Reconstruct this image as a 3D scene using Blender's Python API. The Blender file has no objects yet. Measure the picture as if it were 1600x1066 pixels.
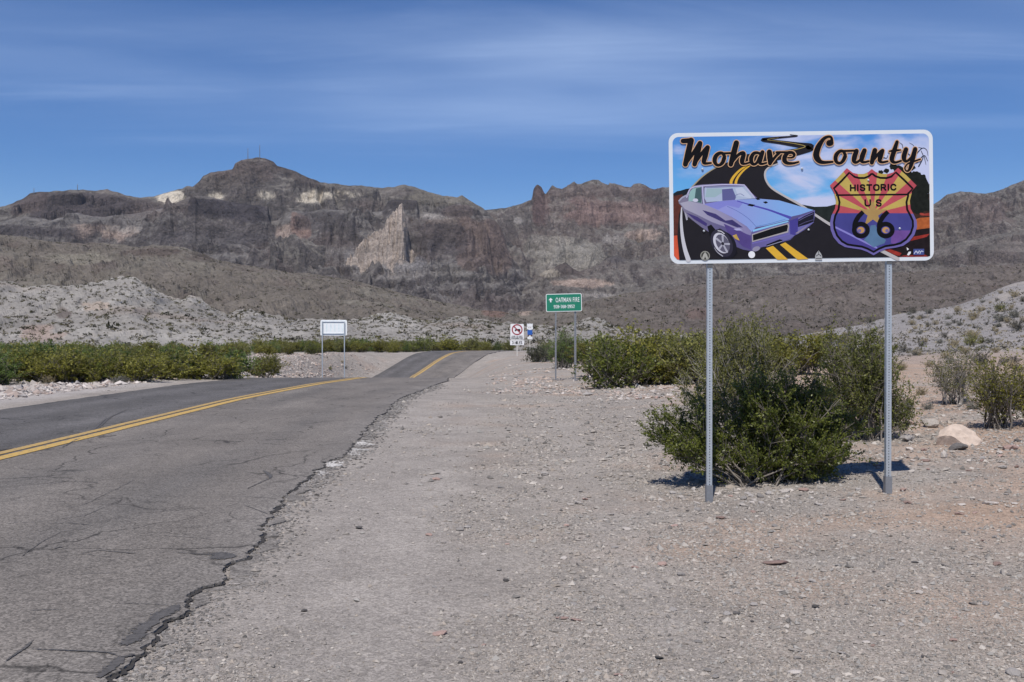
import bpy, math, random
import numpy as np
from mathutils import Vector
from mathutils.geometry import tessellate_polygon

random.seed(7)
RNG = np.random.default_rng(11)
scene = bpy.context.scene
COL = scene.collection
R = math.radians

# ------------------------------------------------------------------ camera
EYE, FPX, HZ = 1.55, 1500.0, 520.0
cam_d = bpy.data.cameras.new('camera')
cam = bpy.data.objects.new('camera', cam_d)
COL.objects.link(cam)
cam.location = (0, 0, EYE)
cam.rotation_euler = (R(90) - math.atan((533 - HZ) / FPX), 0, 0)
cam_d.sensor_width = 36
cam_d.lens = FPX / 1600 * 36
cam_d.clip_start = 0.1
cam_d.clip_end = 30000
scene.camera = cam

# ------------------------------------------------------------------ sky and sun
SUN_DIR = Vector((-0.15, -0.58, 1.0)).normalized()          # towards the sun
SUN_EL = math.asin(SUN_DIR.z)
SUN_AZ = math.atan2(SUN_DIR.x, SUN_DIR.y)                   # clockwise from +Y
world = bpy.data.worlds.new('World')
scene.world = world
world.use_nodes = True


def node(nt, typ, **kw):
    n = nt.nodes.new(typ)
    for k, v in kw.items():
        if k == 'inp':
            for kk, vv in v.items():
                n.inputs[kk].default_value = vv
        else:
            setattr(n, k, v)
    return n


def build_world():
    nt = world.node_tree
    nt.nodes.clear()
    L = nt.links.new
    out = node(nt, 'ShaderNodeOutputWorld')
    bg = node(nt, 'ShaderNodeBackground', inp={'Strength': 0.10})
    sky = node(nt, 'ShaderNodeTexSky', sky_type='NISHITA', sun_disc=False, sun_elevation=SUN_EL,
               sun_rotation=SUN_AZ % (2 * math.pi), altitude=900, air_density=0.85, dust_density=0.12, ozone_density=3.2)
    hs = node(nt, 'ShaderNodeHueSaturation', inp={'Saturation': 1.28, 'Value': 0.77, 'Hue': 0.510})
    L(sky.outputs[0], hs.inputs['Color'])
    tc = node(nt, 'ShaderNodeTexCoord')
    sep = node(nt, 'ShaderNodeSeparateXYZ')
    L(tc.outputs['Generated'], sep.inputs[0])
    zc = node(nt, 'ShaderNodeMath', operation='MAXIMUM', inp={1: 0.03})
    L(sep.outputs[2], zc.inputs[0])
    zz = node(nt, 'ShaderNodeMath', operation='ADD', inp={1: 0.06})
    L(zc.outputs[0], zz.inputs[0])
    dx = node(nt, 'ShaderNodeMath', operation='DIVIDE')
    dy = node(nt, 'ShaderNodeMath', operation='DIVIDE')
    L(sep.outputs[0], dx.inputs[0]); L(zz.outputs[0], dx.inputs[1])
    L(sep.outputs[1], dy.inputs[0]); L(zz.outputs[0], dy.inputs[1])
    cmb = node(nt, 'ShaderNodeCombineXYZ')
    L(dx.outputs[0], cmb.inputs[0]); L(dy.outputs[0], cmb.inputs[1])

    def streak(rot, scale, loc, detail, dist):
        mp = node(nt, 'ShaderNodeMapping')
        mp.inputs['Rotation'].default_value = (0, 0, R(rot))
        mp.inputs['Scale'].default_value = scale
        mp.inputs['Location'].default_value = loc
        L(cmb.outputs[0], mp.inputs[0])
        nz = node(nt, 'ShaderNodeTexNoise', inp={'Scale': 1.0, 'Detail': detail, 'Roughness': 0.58, 'Distortion': dist})
        L(mp.outputs[0], nz.inputs['Vector'])
        return nz.outputs['Fac']

    def rng(src, a, b, c=0.0, d=1.0):
        m = node(nt, 'ShaderNodeMapRange', interpolation_type='SMOOTHSTEP', inp={1: a, 2: b, 3: c, 4: d})
        L(src, m.inputs[0])
        return m.outputs[0]

    def mul(a, b):
        m = node(nt, 'ShaderNodeMath', operation='MULTIPLY')
        L(a, m.inputs[0])
        if isinstance(b, float):
            m.inputs[1].default_value = b
        else:
            L(b, m.inputs[1])
        return m.outputs[0]

    def add(a, b):
        m = node(nt, 'ShaderNodeMath', operation='ADD')
        L(a, m.inputs[0]); L(b, m.inputs[1])
        return m.outputs[0]
    broad = streak(-6, (0.34, 0.8, 1), (3.3, 1.18, 0), 2.0, 0.4)
    fine = streak(-14, (0.5, 1.9, 1), (1.2, 0.7, 0), 5.0, 0.6)
    wisps = streak(16, (0.35, 1.5, 1), (7.2, 4.4, 0), 6.0, 0.7)
    b = rng(broad, 0.22, 0.80)
    f = rng(fine, 0.30, 0.75, 0.74, 1.0)
    w = mul(rng(wisps, 0.42, 0.90), 0.30)
    # a veil of cirrus, thickest in a band roughly 12 to 17 degrees up
    band = mul(rng(sep.outputs[2], 0.150, 0.245), rng(sep.outputs[2], 0.36, 0.24))
    cl = mul(mul(b, f), band)
    cl = add(mul(cl, 0.50), w)
    low = rng(sep.outputs[2], 0.15, 0.24)
    cl = mul(cl, low)
    mix = node(nt, 'ShaderNodeMix', data_type='RGBA')
    L(cl, mix.inputs[0])
    L(hs.outputs[0], mix.inputs[6])
    mix.inputs[7].default_value = (4.4, 5.6, 7.9, 1)
    L(mix.outputs[2], bg.inputs[0])
    L(bg.outputs[0], out.inputs[0])


build_world()
sun_d = bpy.data.lights.new('sun', 'SUN')
sun_d.energy = 3.5
sun_d.angle = R(0.53)
sun_d.color = (1.0, 0.94, 0.86)
sun = bpy.data.objects.new('sun', sun_d)
COL.objects.link(sun)
sun.rotation_euler = SUN_DIR.to_track_quat('Z', 'Y').to_euler()
scene.view_settings.view_transform = 'Standard'
scene.view_settings.look = 'None'
scene.view_settings.gamma = 1
scene.view_settings.use_curve_mapping = False
scene.view_settings.exposure = 0.46
scene.cycles.max_bounces = 6
scene.cycles.transparent_max_bounces = 8

# ------------------------------------------------------------------ numeric helpers


def _hash(ix, iy, seed):
    h = (ix.astype(np.int64) * 374761393 + iy.astype(np.int64) * 668265263 + seed * 974711) & 0xFFFFFFFF
    h = ((h ^ (h >> 13)) * 1274126177) & 0xFFFFFFFF
    h = ((h ^ (h >> 16)) * 2246822519) & 0xFFFFFFFF
    return ((h ^ (h >> 15)) & 0xFFFFFF) / float(0xFFFFFF)


def vnoise(x, y, seed=0):
    x = np.asarray(x, float); y = np.asarray(y, float)
    x, y = np.broadcast_arrays(x, y)
    ix = np.floor(x); iy = np.floor(y)
    fx = x - ix; fy = y - iy

    def g(a, b):
        ang = _hash(ix + a, iy + b, seed) * 2 * np.pi
        return np.cos(ang) * (fx - a) + np.sin(ang) * (fy - b)
    u = fx * fx * fx * (fx * (fx * 6 - 15) + 10)
    v = fy * fy * fy * (fy * (fy * 6 - 15) + 10)
    a = g(0, 0) * (1 - u) + g(1, 0) * u
    b = g(0, 1) * (1 - u) + g(1, 1) * u
    return 1.5 * (a * (1 - v) + b * v)


def fbm(x, y, oct=5, seed=0, gain=0.5):
    s = 0; a = 1.0; t = 0
    for i in range(oct):
        s = s + a * vnoise(x * 2 ** i, y * 2 ** i, seed + i * 17)
        t += a; a *= gain
    return s / t


def ridged(x, y, oct=5, seed=0, gain=0.5):
    s = 0; a = 1.0; t = 0; w = 1.0
    for i in range(oct):
        n = 1 - np.abs(vnoise(x * 2 ** i, y * 2 ** i, seed + i * 31))
        n = n * n * w
        w = np.clip(n * 1.6, 0, 1)
        s = s + a * n
        t += a; a *= gain
    return s / t


def sstep(a, b, x):
    t = np.clip((x - a) / (b - a), 0, 1)
    return t * t * (3 - 2 * t)


def lin(c):
    out = []
    for v in c:
        v /= 255.0
        out.append(v / 12.92 if v <= 0.04045 else ((v + 0.055) / 1.055) ** 2.4)
    return tuple(out)


def np_mesh(name, verts, quads=None, tris=None, smooth=False):
    me = bpy.data.meshes.new(name)
    verts = np.asarray(verts, np.float32).reshape(-1, 3)
    me.vertices.add(len(verts))
    me.vertices.foreach_set('co', verts.ravel())
    nq = 0 if quads is None else len(quads)
    ntr = 0 if tris is None else len(tris)
    idx = []
    if nq: idx.append(np.asarray(quads, np.int32).ravel())
    if ntr: idx.append(np.asarray(tris, np.int32).ravel())
    idx = np.concatenate(idx)
    me.loops.add(len(idx))
    me.loops.foreach_set('vertex_index', idx)
    st = np.concatenate([np.arange(nq) * 4, nq * 4 + np.arange(ntr) * 3]).astype(np.int32)
    me.polygons.add(nq + ntr)
    me.polygons.foreach_set('loop_start', st)
    me.polygons.foreach_set('use_smooth', np.full(nq + ntr, bool(smooth)))
    me.update(calc_edges=True)
    return me


def set_col(me, rgb, name='Col'):
    a = me.color_attributes.new(name, 'FLOAT_COLOR', 'POINT')
    buf = np.ones((len(me.vertices), 4), np.float32)
    buf[:, :3] = rgb
    a.data.foreach_set('color', buf.ravel())


def set_float(me, vals, name):
    a = me.attributes.new(name, 'FLOAT', 'POINT')
    a.data.foreach_set('value', np.asarray(vals, np.float32))


def link(name, me, mats=(), parent=None, loc=None):
    o = bpy.data.objects.new(name, me)
    COL.objects.link(o)
    if me is not None:
        for m in (mats if isinstance(mats, (list, tuple)) else [mats]):
            me.materials.append(m)
    if parent is not None: o.parent = parent
    if loc is not None: o.location = loc
    return o


def tag(o, label=None, cat=None, group=None, kind=None):
    if label: o['label'] = label
    if cat: o['category'] = cat
    if group: o['group'] = group
    if kind: o['kind'] = kind
    return o


def thing(name, loc, label, cat, group=None, rz=0.0):
    o = bpy.data.objects.new(name, None)
    COL.objects.link(o)
    o.empty_display_size = 0.2
    o.location = loc
    o.rotation_euler = (0, 0, rz)
    return tag(o, label, cat, group)


class MB:
    """collects polygons with a material index"""
    def __init__(s):
        s.v = []; s.f = []; s.m = []

    def add(s, verts, faces, mi=0):
        b = len(s.v)
        s.v += [tuple(p) for p in verts]
        for f in faces:
            s.f.append([b + i for i in f]); s.m.append(mi)

    def box(s, c, d, mi=0):
        x, y, z = c; a, b, h = d[0] / 2, d[1] / 2, d[2] / 2
        vs = [(x + i * a, y + j * b, z + k * h) for i in (-1, 1) for j in (-1, 1) for k in (-1, 1)]
        s.add(vs, [(0, 1, 3, 2), (4, 6, 7, 5), (0, 4, 5, 1), (2, 3, 7, 6), (0, 2, 6, 4), (1, 5, 7, 3)], mi)

    def cyl(s, p, q, r0, r1, n=8, mi=0):
        p = Vector(p); q = Vector(q); d = (q - p).normalized()
        a = d.orthogonal().normalized(); b = d.cross(a)
        vs = []
        for c, r in ((p, r0), (q, r1)):
            vs += [c + (a * math.cos(2 * math.pi * i / n) + b * math.sin(2 * math.pi * i / n)) * r for i in range(n)]
        fs = [(i, (i + 1) % n, n + (i + 1) % n, n + i) for i in range(n)]
        fs += [tuple(reversed(range(n))), tuple(range(n, 2 * n))]
        s.add(vs, fs, mi)

    def build(s, name, mats, parent=None, loc=None, smooth=False):
        me = bpy.data.meshes.new(name)
        me.from_pydata(s.v, [], s.f)
        o = link(name, me, mats, parent, loc)
        me.polygons.foreach_set('material_index', s.m)
        if smooth: me.polygons.foreach_set('use_smooth', [True] * len(s.f))
        me.update()
        return o


# ------------------------------------------------------------------ materials
def new_mat(name):
    m = bpy.data.materials.new(name)
    m.use_nodes = True
    nt = m.node_tree
    return m, nt, nt.nodes['Principled BSDF'], nt.links.new


def simple(name, col, rough=0.6, metal=0.0, var=0.0, scale=20.0, bump=0.0):
    m, nt, bs, L = new_mat(name)
    bs.inputs['Roughness'].default_value = rough
    bs.inputs['Metallic'].default_value = metal
    bs.inputs['Base Color'].default_value = (*col, 1)
    if var or bump:
        tc = node(nt, 'ShaderNodeTexCoord')
        nz = node(nt, 'ShaderNodeTexNoise', inp={'Scale': scale, 'Detail': 6.0, 'Roughness': 0.6})
        L(tc.outputs['Object'], nz.inputs['Vector'])
        if var:
            mr = node(nt, 'ShaderNodeMapRange', inp={1: 0.25, 2: 0.75, 3: 1 - var, 4: 1 + var})
            L(nz.outputs['Fac'], mr.inputs[0])
            vm = node(nt, 'ShaderNodeVectorMath', operation='SCALE')
            vm.inputs[0].default_value = col
            L(mr.outputs[0], vm.inputs['Scale'])
            L(vm.outputs[0], bs.inputs['Base Color'])
        if bump:
            bp = node(nt, 'ShaderNodeBump', inp={'Strength': bump, 'Distance': 0.01})
            L(nz.outputs['Fac'], bp.inputs['Height'])
            L(bp.outputs[0], bs.inputs['Normal'])
    return m


def chain(nt, L, src, ops):
    """multiply a colour by a list of scalar outputs"""
    for o in ops:
        vm = node(nt, 'ShaderNodeVectorMath', operation='SCALE')
        L(src, vm.inputs[0]); L(o, vm.inputs['Scale'])
        src = vm.outputs[0]
    return src


def tex(nt, L, co, typ, scale, a, b, c, d, detail=5.0, stretch=None, out=None, rough=0.6, **kw):
    v = co
    if stretch:
        mp = node(nt, 'ShaderNodeMapping'); mp.inputs['Scale'].default_value = stretch
        L(co, mp.inputs[0]); v = mp.outputs[0]
    if typ == 'noise':
        n = node(nt, 'ShaderNodeTexNoise', inp={'Scale': scale, 'Detail': detail, 'Roughness': rough}); o = n.outputs['Fac']
    else:
        n = node(nt, 'ShaderNodeTexVoronoi', inp={'Scale': scale}); n.feature = kw.get('feature', 'F1')
        if out == 'rand':
            sp = node(nt, 'ShaderNodeSeparateXYZ'); L(n.outputs['Color'], sp.inputs[0]); o = sp.outputs[0]
        else:
            o = n.outputs['Distance']
    L(v, n.inputs['Vector'])
    mr = node(nt, 'ShaderNodeMapRange', inp={1: a, 2: b, 3: c, 4: d})
    L(o, mr.inputs[0])
    return mr.outputs[0], o


def terrain_mat(name, specs, bump_scale, bump_dist, bump_strength=0.6, rough=0.95):
    """vertex colour (rock and soil kinds) times several scales of grain and speckle"""
    m, nt, bs, L = new_mat(name)
    bs.inputs['Roughness'].default_value = rough
    bs.inputs['Specular IOR Level'].default_value = 0.15
    at = node(nt, 'ShaderNodeAttribute', attribute_name='Col')
    geo = node(nt, 'ShaderNodeNewGeometry')
    co = geo.outputs['Position']
    fac = [tex(nt, L, co, *s[:6], **(s[6] if len(s) > 6 else {}))[0] for s in specs]
    L(chain(nt, L, at.outputs['Color'], fac), bs.inputs['Base Color'])
    nz = node(nt, 'ShaderNodeTexNoise', inp={'Scale': bump_scale, 'Detail': 8.0, 'Roughness': 0.65})
    L(co, nz.inputs['Vector'])
    bp = node(nt, 'ShaderNodeBump', inp={'Strength': bump_strength, 'Distance': bump_dist})
    L(nz.outputs['Fac'], bp.inputs['Height'])
    L(bp.outputs[0], bs.inputs['Normal'])
    return m


M_ground = terrain_mat('ground_gravel', [
    ('voronoi', 95.0, 0, 1, 0.72, 1.28, {'out': 'rand'}),
    ('voronoi', 34.0, 0, 1, 0.86, 1.14, {'out': 'rand'}),
    ('noise', 0.7, 0.3, 0.7, 0.84, 1.16, {'detail': 9.0, 'rough': 0.75}),
    ('noise', 1.7, 0.3, 0.7, 0.90, 1.10),
    ('noise', 0.22, 0.3, 0.7, 0.92, 1.08)], 55.0, 0.02, 0.7)
M_rock = terrain_mat('mountain_rock', [
    ('noise', 0.012, 0.3, 0.7, 0.84, 1.42, {'detail': 8.0}),
    ('noise', 0.07, 0.3, 0.7, 0.66, 1.34, {'detail': 8.0, 'rough': 0.75}),
    ('noise', 0.20, 0.3, 0.7, 0.55, 1.45, {'detail': 6.0, 'rough': 0.85}),  # dark speckle: tiny cast shadows and scrub put into the colour
    ('noise', 0.05, 0.3, 0.7, 0.82, 1.18, {'detail': 6.0, 'stretch': (0.14, 0.14, 1.3)})], 0.09, 14.0, 1.0)
M_foot = terrain_mat('foothill_soil', [
    ('noise', 0.02, 0.3, 0.7, 0.85, 1.15, {'detail': 6.0}),
    ('noise', 0.25, 0.3, 0.7, 0.50, 1.50, {'detail': 8.0, 'rough': 0.85}),
    ('noise', 0.05, 0.3, 0.7, 0.80, 1.20, {'detail': 8.0, 'rough': 0.7})], 0.15, 4.0, 0.9)
M_white = terrain_mat('pale_hill_soil', [
    ('noise', 0.05, 0.3, 0.7, 0.86, 1.14, {'detail': 6.0}),
    ('noise', 0.6, 0.3, 0.7, 0.72, 1.28, {'detail': 8.0, 'rough': 0.8})], 0.4, 1.2, 0.8)


def stone_mat(name, col, var=0.25, scale=9.0):
    m, nt, bs, L = new_mat(name)
    bs.inputs['Roughness'].default_value = 0.9
    bs.inputs['Specular IOR Level'].default_value = 0.2
    oi = node(nt, 'ShaderNodeObjectInfo')
    tc = node(nt, 'ShaderNodeTexCoord')
    nz = node(nt, 'ShaderNodeTexNoise', inp={'Scale': scale, 'Detail': 7.0, 'Roughness': 0.65})
    L(tc.outputs['Object'], nz.inputs['Vector'])
    mr = node(nt, 'ShaderNodeMapRange', inp={1: 0.25, 2: 0.75, 3: 1 - var, 4: 1 + var})
    L(nz.outputs['Fac'], mr.inputs[0])
    m2 = node(nt, 'ShaderNodeMapRange', inp={3: 0.7, 4: 1.3})
    L(oi.outputs['Random'], m2.inputs[0])
    rgb = node(nt, 'ShaderNodeRGB'); rgb.outputs[0].default_value = (*col, 1)
    L(chain(nt, L, rgb.outputs[0], [mr.outputs[0], m2.outputs[0]]), bs.inputs['Base Color'])
    bp = node(nt, 'ShaderNodeBump', inp={'Strength': 0.6, 'Distance': 0.02})
    L(nz.outputs['Fac'], bp.inputs['Height']); L(bp.outputs[0], bs.inputs['Normal'])
    return m


def leaf_mat(name, lo, hi, trans=0.3, rough=0.55):
    """colour between lo and hi by a random value stored for each leaf"""
    m, nt, bs, L = new_mat(name)
    nt.nodes.remove(bs)
    out = [n for n in nt.nodes if n.type == 'OUTPUT_MATERIAL'][0]
    at = node(nt, 'ShaderNodeAttribute', attribute_name='tint')
    oi = node(nt, 'ShaderNodeObjectInfo')
    mx = node(nt, 'ShaderNodeMix', data_type='RGBA')
    mx.inputs[6].default_value = (*lo, 1); mx.inputs[7].default_value = (*hi, 1)
    L(at.outputs['Fac'], mx.inputs[0])
    m2 = node(nt, 'ShaderNodeMapRange', inp={3: 0.78, 4: 1.22})
    L(oi.outputs['Random'], m2.inputs[0])
    colr = chain(nt, L, mx.outputs[2], [m2.outputs[0]])
    b2 = node(nt, 'ShaderNodeBsdfPrincipled', inp={'Roughness': rough, 'Specular IOR Level': 0.35})
    L(colr, b2.inputs['Base Color'])
    tr = node(nt, 'ShaderNodeBsdfTranslucent')
    L(colr, tr.inputs['Color'])
    ms = node(nt, 'ShaderNodeMixShader', inp={0: trans})
    L(b2.outputs[0], ms.inputs[1]); L(tr.outputs[0], ms.inputs[2]); L(ms.outputs[0], out.inputs[0])
    return m


M_leaf_dark = leaf_mat('creosote_leaf', (0.055, 0.078, 0.016), (0.270, 0.300, 0.064), 0.45, 0.38)
M_leaf_olive = leaf_mat('olive_leaf', (0.085, 0.094, 0.026), (0.290, 0.285, 0.085), 0.38)
M_leaf_yellow = leaf_mat('yellowish_leaf', (0.090, 0.096, 0.018), (0.315, 0.300, 0.055), 0.38)
M_leaf_green = leaf_mat('fresh_green_leaf', (0.045, 0.080, 0.020), (0.175, 0.245, 0.060), 0.38)
M_leaf_grey = leaf_mat('grey_sage_leaf', (0.10, 0.10, 0.085), (0.22, 0.22, 0.18), 0.15)
M_leaf_tan = leaf_mat('dry_straw', (0.22, 0.18, 0.10), (0.42, 0.35, 0.20), 0.15)
M_twig = simple('bark', (0.17, 0.15, 0.13), 0.9, var=0.35, scale=30)
M_twig_grey = simple('dry_bark', (0.27, 0.25, 0.225), 0.9, var=0.3, scale=30)

# ------------------------------------------------------------------ the lie of the land
def imgray(px, py):
    return (px - 800) / FPX, (HZ - py) / FPX


EDGE_PX = [(60, 1180), (110, 1110), (165, 1062), (188, 1039), (225, 1003), (249, 980), (279, 957), (295, 941), (311, 925), (335, 915), (351, 898),
           (359, 882), (392, 858), (405, 840), (411, 817), (424, 806), (437, 782), (448, 768), (472, 752), (490, 738), (506, 724),
           (535, 712), (545, 698), (560, 685), (574, 666), (588, 652), (606, 642), (613, 629), (633, 617), (655, 610), (668, 603), (700, 590)]
_ed = sorted([(EYE * FPX / (py - HZ), (px - 800) / FPX * EYE * FPX / (py - HZ)) for px, py in EDGE_PX])
_ey = np.array([-80, 1.0] + [e[0] for e in _ed] + [45, 55, 65, 75, 85, 95, 103, 112, 125, 140, 170, 230])
_ex = np.array([-1.6, -1.7] + [e[1] for e in _ed] + [-3.0, -4.2, -5.0, -5.3, -5.0, -3.7, -2.4, 0.5, 5.5, 12, 27, 62])


def edge_r(y, fine=True):
    e = np.interp(y, _ey, _ex)
    if fine:
        k = sstep(60, 30, y)
        e = e + k * (0.055 * vnoise(y * 3.1, y * 0 + 3.3, 5) + 0.035 * vnoise(y * 9.0, y * 0 + 1.3, 6) + 0.022 * vnoise(y * 27, y * 0 + 7.3, 8) + 0.012 * vnoise(y * 70, y * 0 + 2.3, 9))
    return e


def edge_l(y):
    return np.interp(y, [-80, 30, 38, 50, 65, 75, 85, 95, 103, 112, 125, 140, 170, 230],
                     [-10.3, -10.3, -10.2, -10.9, -12, -12.4, -12.2, -11.2, -10.3, -7.5, -2.5, 4, 19, 54]) + 0.05 * vnoise(y * 2, y * 0 + 9.1, 4)


def centre(y):
    return np.interp(y, [-80, 22, 30, 37, 45, 55, 65, 75, 85, 95, 103, 112, 125, 140, 170, 230],
                     [-6.45, -6.45, -6.15, -5.85, -6.5, -7.6, -8.4, -8.9, -8.7, -7.6, -6.5, -3.6, 1.4, 8, 23, 58])


PY = [-80, 22, 30, 38, 46, 54, 62, 70, 78, 86, 94, 100, 106, 114, 124, 140, 170, 230, 300]
PZ = [0, 0, -0.05, -0.20, -0.75, -1.45, -2.1, -2.6, -2.65, -2.25, -1.45, -0.85, -0.48, -0.55, -1.1, -1.8, -2.4, -3, -3]
_py = np.linspace(-80, 300, 1521)
_pz = np.interp(_py, PY, PZ)
_k = np.hanning(33); _k /= _k.sum()
_pz = np.convolve(np.pad(_pz, 16, mode='edge'), _k, 'valid')


def road_z(y):
    return np.interp(y, _py, _pz)


HILL_U = (np.array([900, 1080, 1200, 1250, 1300, 1350, 1390, 1420, 1470, 1500, 1530, 1560, 1600, 1700, 1900, 2300]) - 800) / FPX
HILL_PY = np.array([533, 531, 527, 520, 512, 504, 491, 484, 476, 471, 462, 449, 440, 425, 415, 420])
HILL_D = 112.0


def land_z(x, y):
    x = np.asarray(x, float); y = np.asarray(y, float)
    yy = np.maximum(y, 1.0)
    t = np.interp(y, [-100, 36, 50, 65, 90, 120, 160, 260, 6000], [0, 0, -0.2, -0.42, -0.6, -0.9, -1.6, -3.0, -3.0])
    t = t + np.clip(0.052 * (x - 2.65), -0.045, 0.30) * sstep(4, 9, y) * sstep(60, 25, y)
    # pale hillside on the right
    u = x / yy
    top = EYE + (HZ - np.interp(u, HILL_U, HILL_PY)) / FPX * HILL_D
    ramp = np.clip((y - 40) / (HILL_D - 40), 0, 1)
    ramp = 0.35 * ramp + 0.65 * ramp ** 1.5
    back = sstep(260, HILL_D, y)
    hill = np.maximum(top + 0.6, 0) * ramp * np.where(y > HILL_D, back, 1.0) * sstep(0.10, 0.32, u)
    hill = hill * (1 + 0.16 * fbm(x / 14, y / 14, 3, 77)) * (y > 38)
    # gravel banks left of the road where it dips
    bank = 0.25 * sstep(-10.5, -14, x) * sstep(40, 55, y) * sstep(110, 80, y)
    z = t + hill + bank
    z = z + 0.10 * fbm(x / 9, y / 9, 3, 21) * sstep(14, 40, y) + 0.018 * fbm(x / 0.9, y / 0.9, 4, 22)
    return z


def ground_z(x, y):
    x = np.asarray(x, float); y = np.asarray(y, float)
    P = road_z(y)
    T = land_z(x, y)
    wr = x - edge_r(y)
    wl = edge_l(y) - x
    w = np.maximum(wr, wl)
    wide = np.where(wr > wl, 5.5, 4.0)
    bl = sstep(0.0, 1.0, w / wide)
    z = (P - 0.018) * (1 - bl) + T * bl + 0.008 * fbm(x / 0.25, y / 0.25, 3, 23) * sstep(0, 0.3, w)
    under = sstep(0.02, -0.25, w) * (0.07 + 0.003 * np.maximum(y, 0))
    return z - under


def gp(px, py, tmin=2.0, tmax=140.0):
    """world point where the ground lies along a line of sight"""
    u, v = imgray(px, py)
    ds = np.geomspace(tmin, tmax, 2600)
    d = EYE + v * ds - ground_z(u * ds, ds)
    k = np.argmax(d < 0) if (d < 0).any() else len(ds) - 1
    D = ds[k]
    return float(u * D), float(D), float(ground_z(u * D, D))


# ------------------------------------------------------------------ ground sheet
def lerp3(a, b, t):
    return a * (1 - t[:, None]) + np.asarray(b) * t[:, None]


def build_ground():
    front = np.arange(-0.86, 0.8601, 0.0022)
    rest = np.linspace(0.86, 2 * np.pi - 0.86, 90)[1:-1]
    az = np.concatenate([front, rest])
    r = np.concatenate([[0.6, 1.0, 1.5, 2.0, 2.5], np.geomspace(2.9, 140, 300), np.geomspace(150, 4500, 34)])
    A, Rr = np.meshgrid(az, r)
    X = (np.sin(A) * Rr).ravel(); Y = (np.cos(A) * Rr).ravel()
    Z = ground_z(X, Y)
    n, mcol = len(r), len(az)
    i = np.arange(n - 1)[:, None] * mcol + np.arange(mcol)[None, :]
    j = np.arange(n - 1)[:, None] * mcol + (np.arange(mcol)[None, :] + 1) % mcol
    q = np.stack([i, j, j + mcol, i + mcol], -1).reshape(-1, 4)
    me = np_mesh('ground', np.stack([X, Y, Z], 1), q, smooth=True)
    # soil kinds
    c = np.tile(np.array([0.288, 0.260, 0.233]), (len(X), 1))
    worn = sstep(1.2, 0.2, np.abs(X - edge_r(Y, False) - 0.9 - 0.05 * Y * 0)) * sstep(45, 15, Y)
    c = lerp3(c, (0.292, 0.266, 0.243), worn)
    tan = sstep(-0.15, 0.45, fbm(X / 3.2, Y / 2.2, 4, 41) + 0.62 * sstep(1.8, 5.2, X) - 0.20) * sstep(0.5, 2.5, X - edge_r(Y, False))
    tan = tan * sstep(3.0, 6.5, Y)
    c = lerp3(c, (0.355, 0.262, 0.200), 0.92 * tan)
    for tx in (-0.75, 0.85):
        tr = np.exp(-((X - tx - 0.12 * vnoise(Y / 3.5, Y * 0 + 1.7, 84)) / 0.26) ** 2) * sstep(30, 14, Y) * (Y > 0)
        c = lerp3(c, (0.318, 0.290, 0.264), 0.55 * tr)
    left = sstep(-10.6, -11.6, X) * sstep(80, 20, Y)
    c = lerp3(c, (0.36, 0.335, 0.32), left * 0.7)
    lt = sstep(0.0, 0.5, fbm(X / 4, Y / 4, 4, 43)) * sstep(-12, -13, X)
    c = lerp3(c, (0.36, 0.27, 0.22), lt * 0.6)
    u = X / np.maximum(Y, 1)
    hl = sstep(38, 58, Y + 6 * fbm(X / 9, Y / 9, 3, 44)) * sstep(0.14, 0.22, u)
    c = lerp3(c, (0.238, 0.224, 0.220), hl)
    hp = hl * sstep(0.05, 0.5, fbm(X / 12, Y / 5, 4, 46))
    c = lerp3(c, (0.30, 0.272, 0.245), hp * 0.6)
    far = sstep(90, 150, Y) * (1 - hl)
    c = lerp3(c, (0.25, 0.24, 0.225), far)
    set_col(me, c)
    tag(link('ground', me, M_ground), kind='structure', label='grey gravel and tan sandy desert ground beside the road')


build_ground()

# ------------------------------------------------------------------ road
def road_bump(X, Y):
    return 0.010 * fbm(X / 4.5, Y / 4.5, 2, 51)


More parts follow.
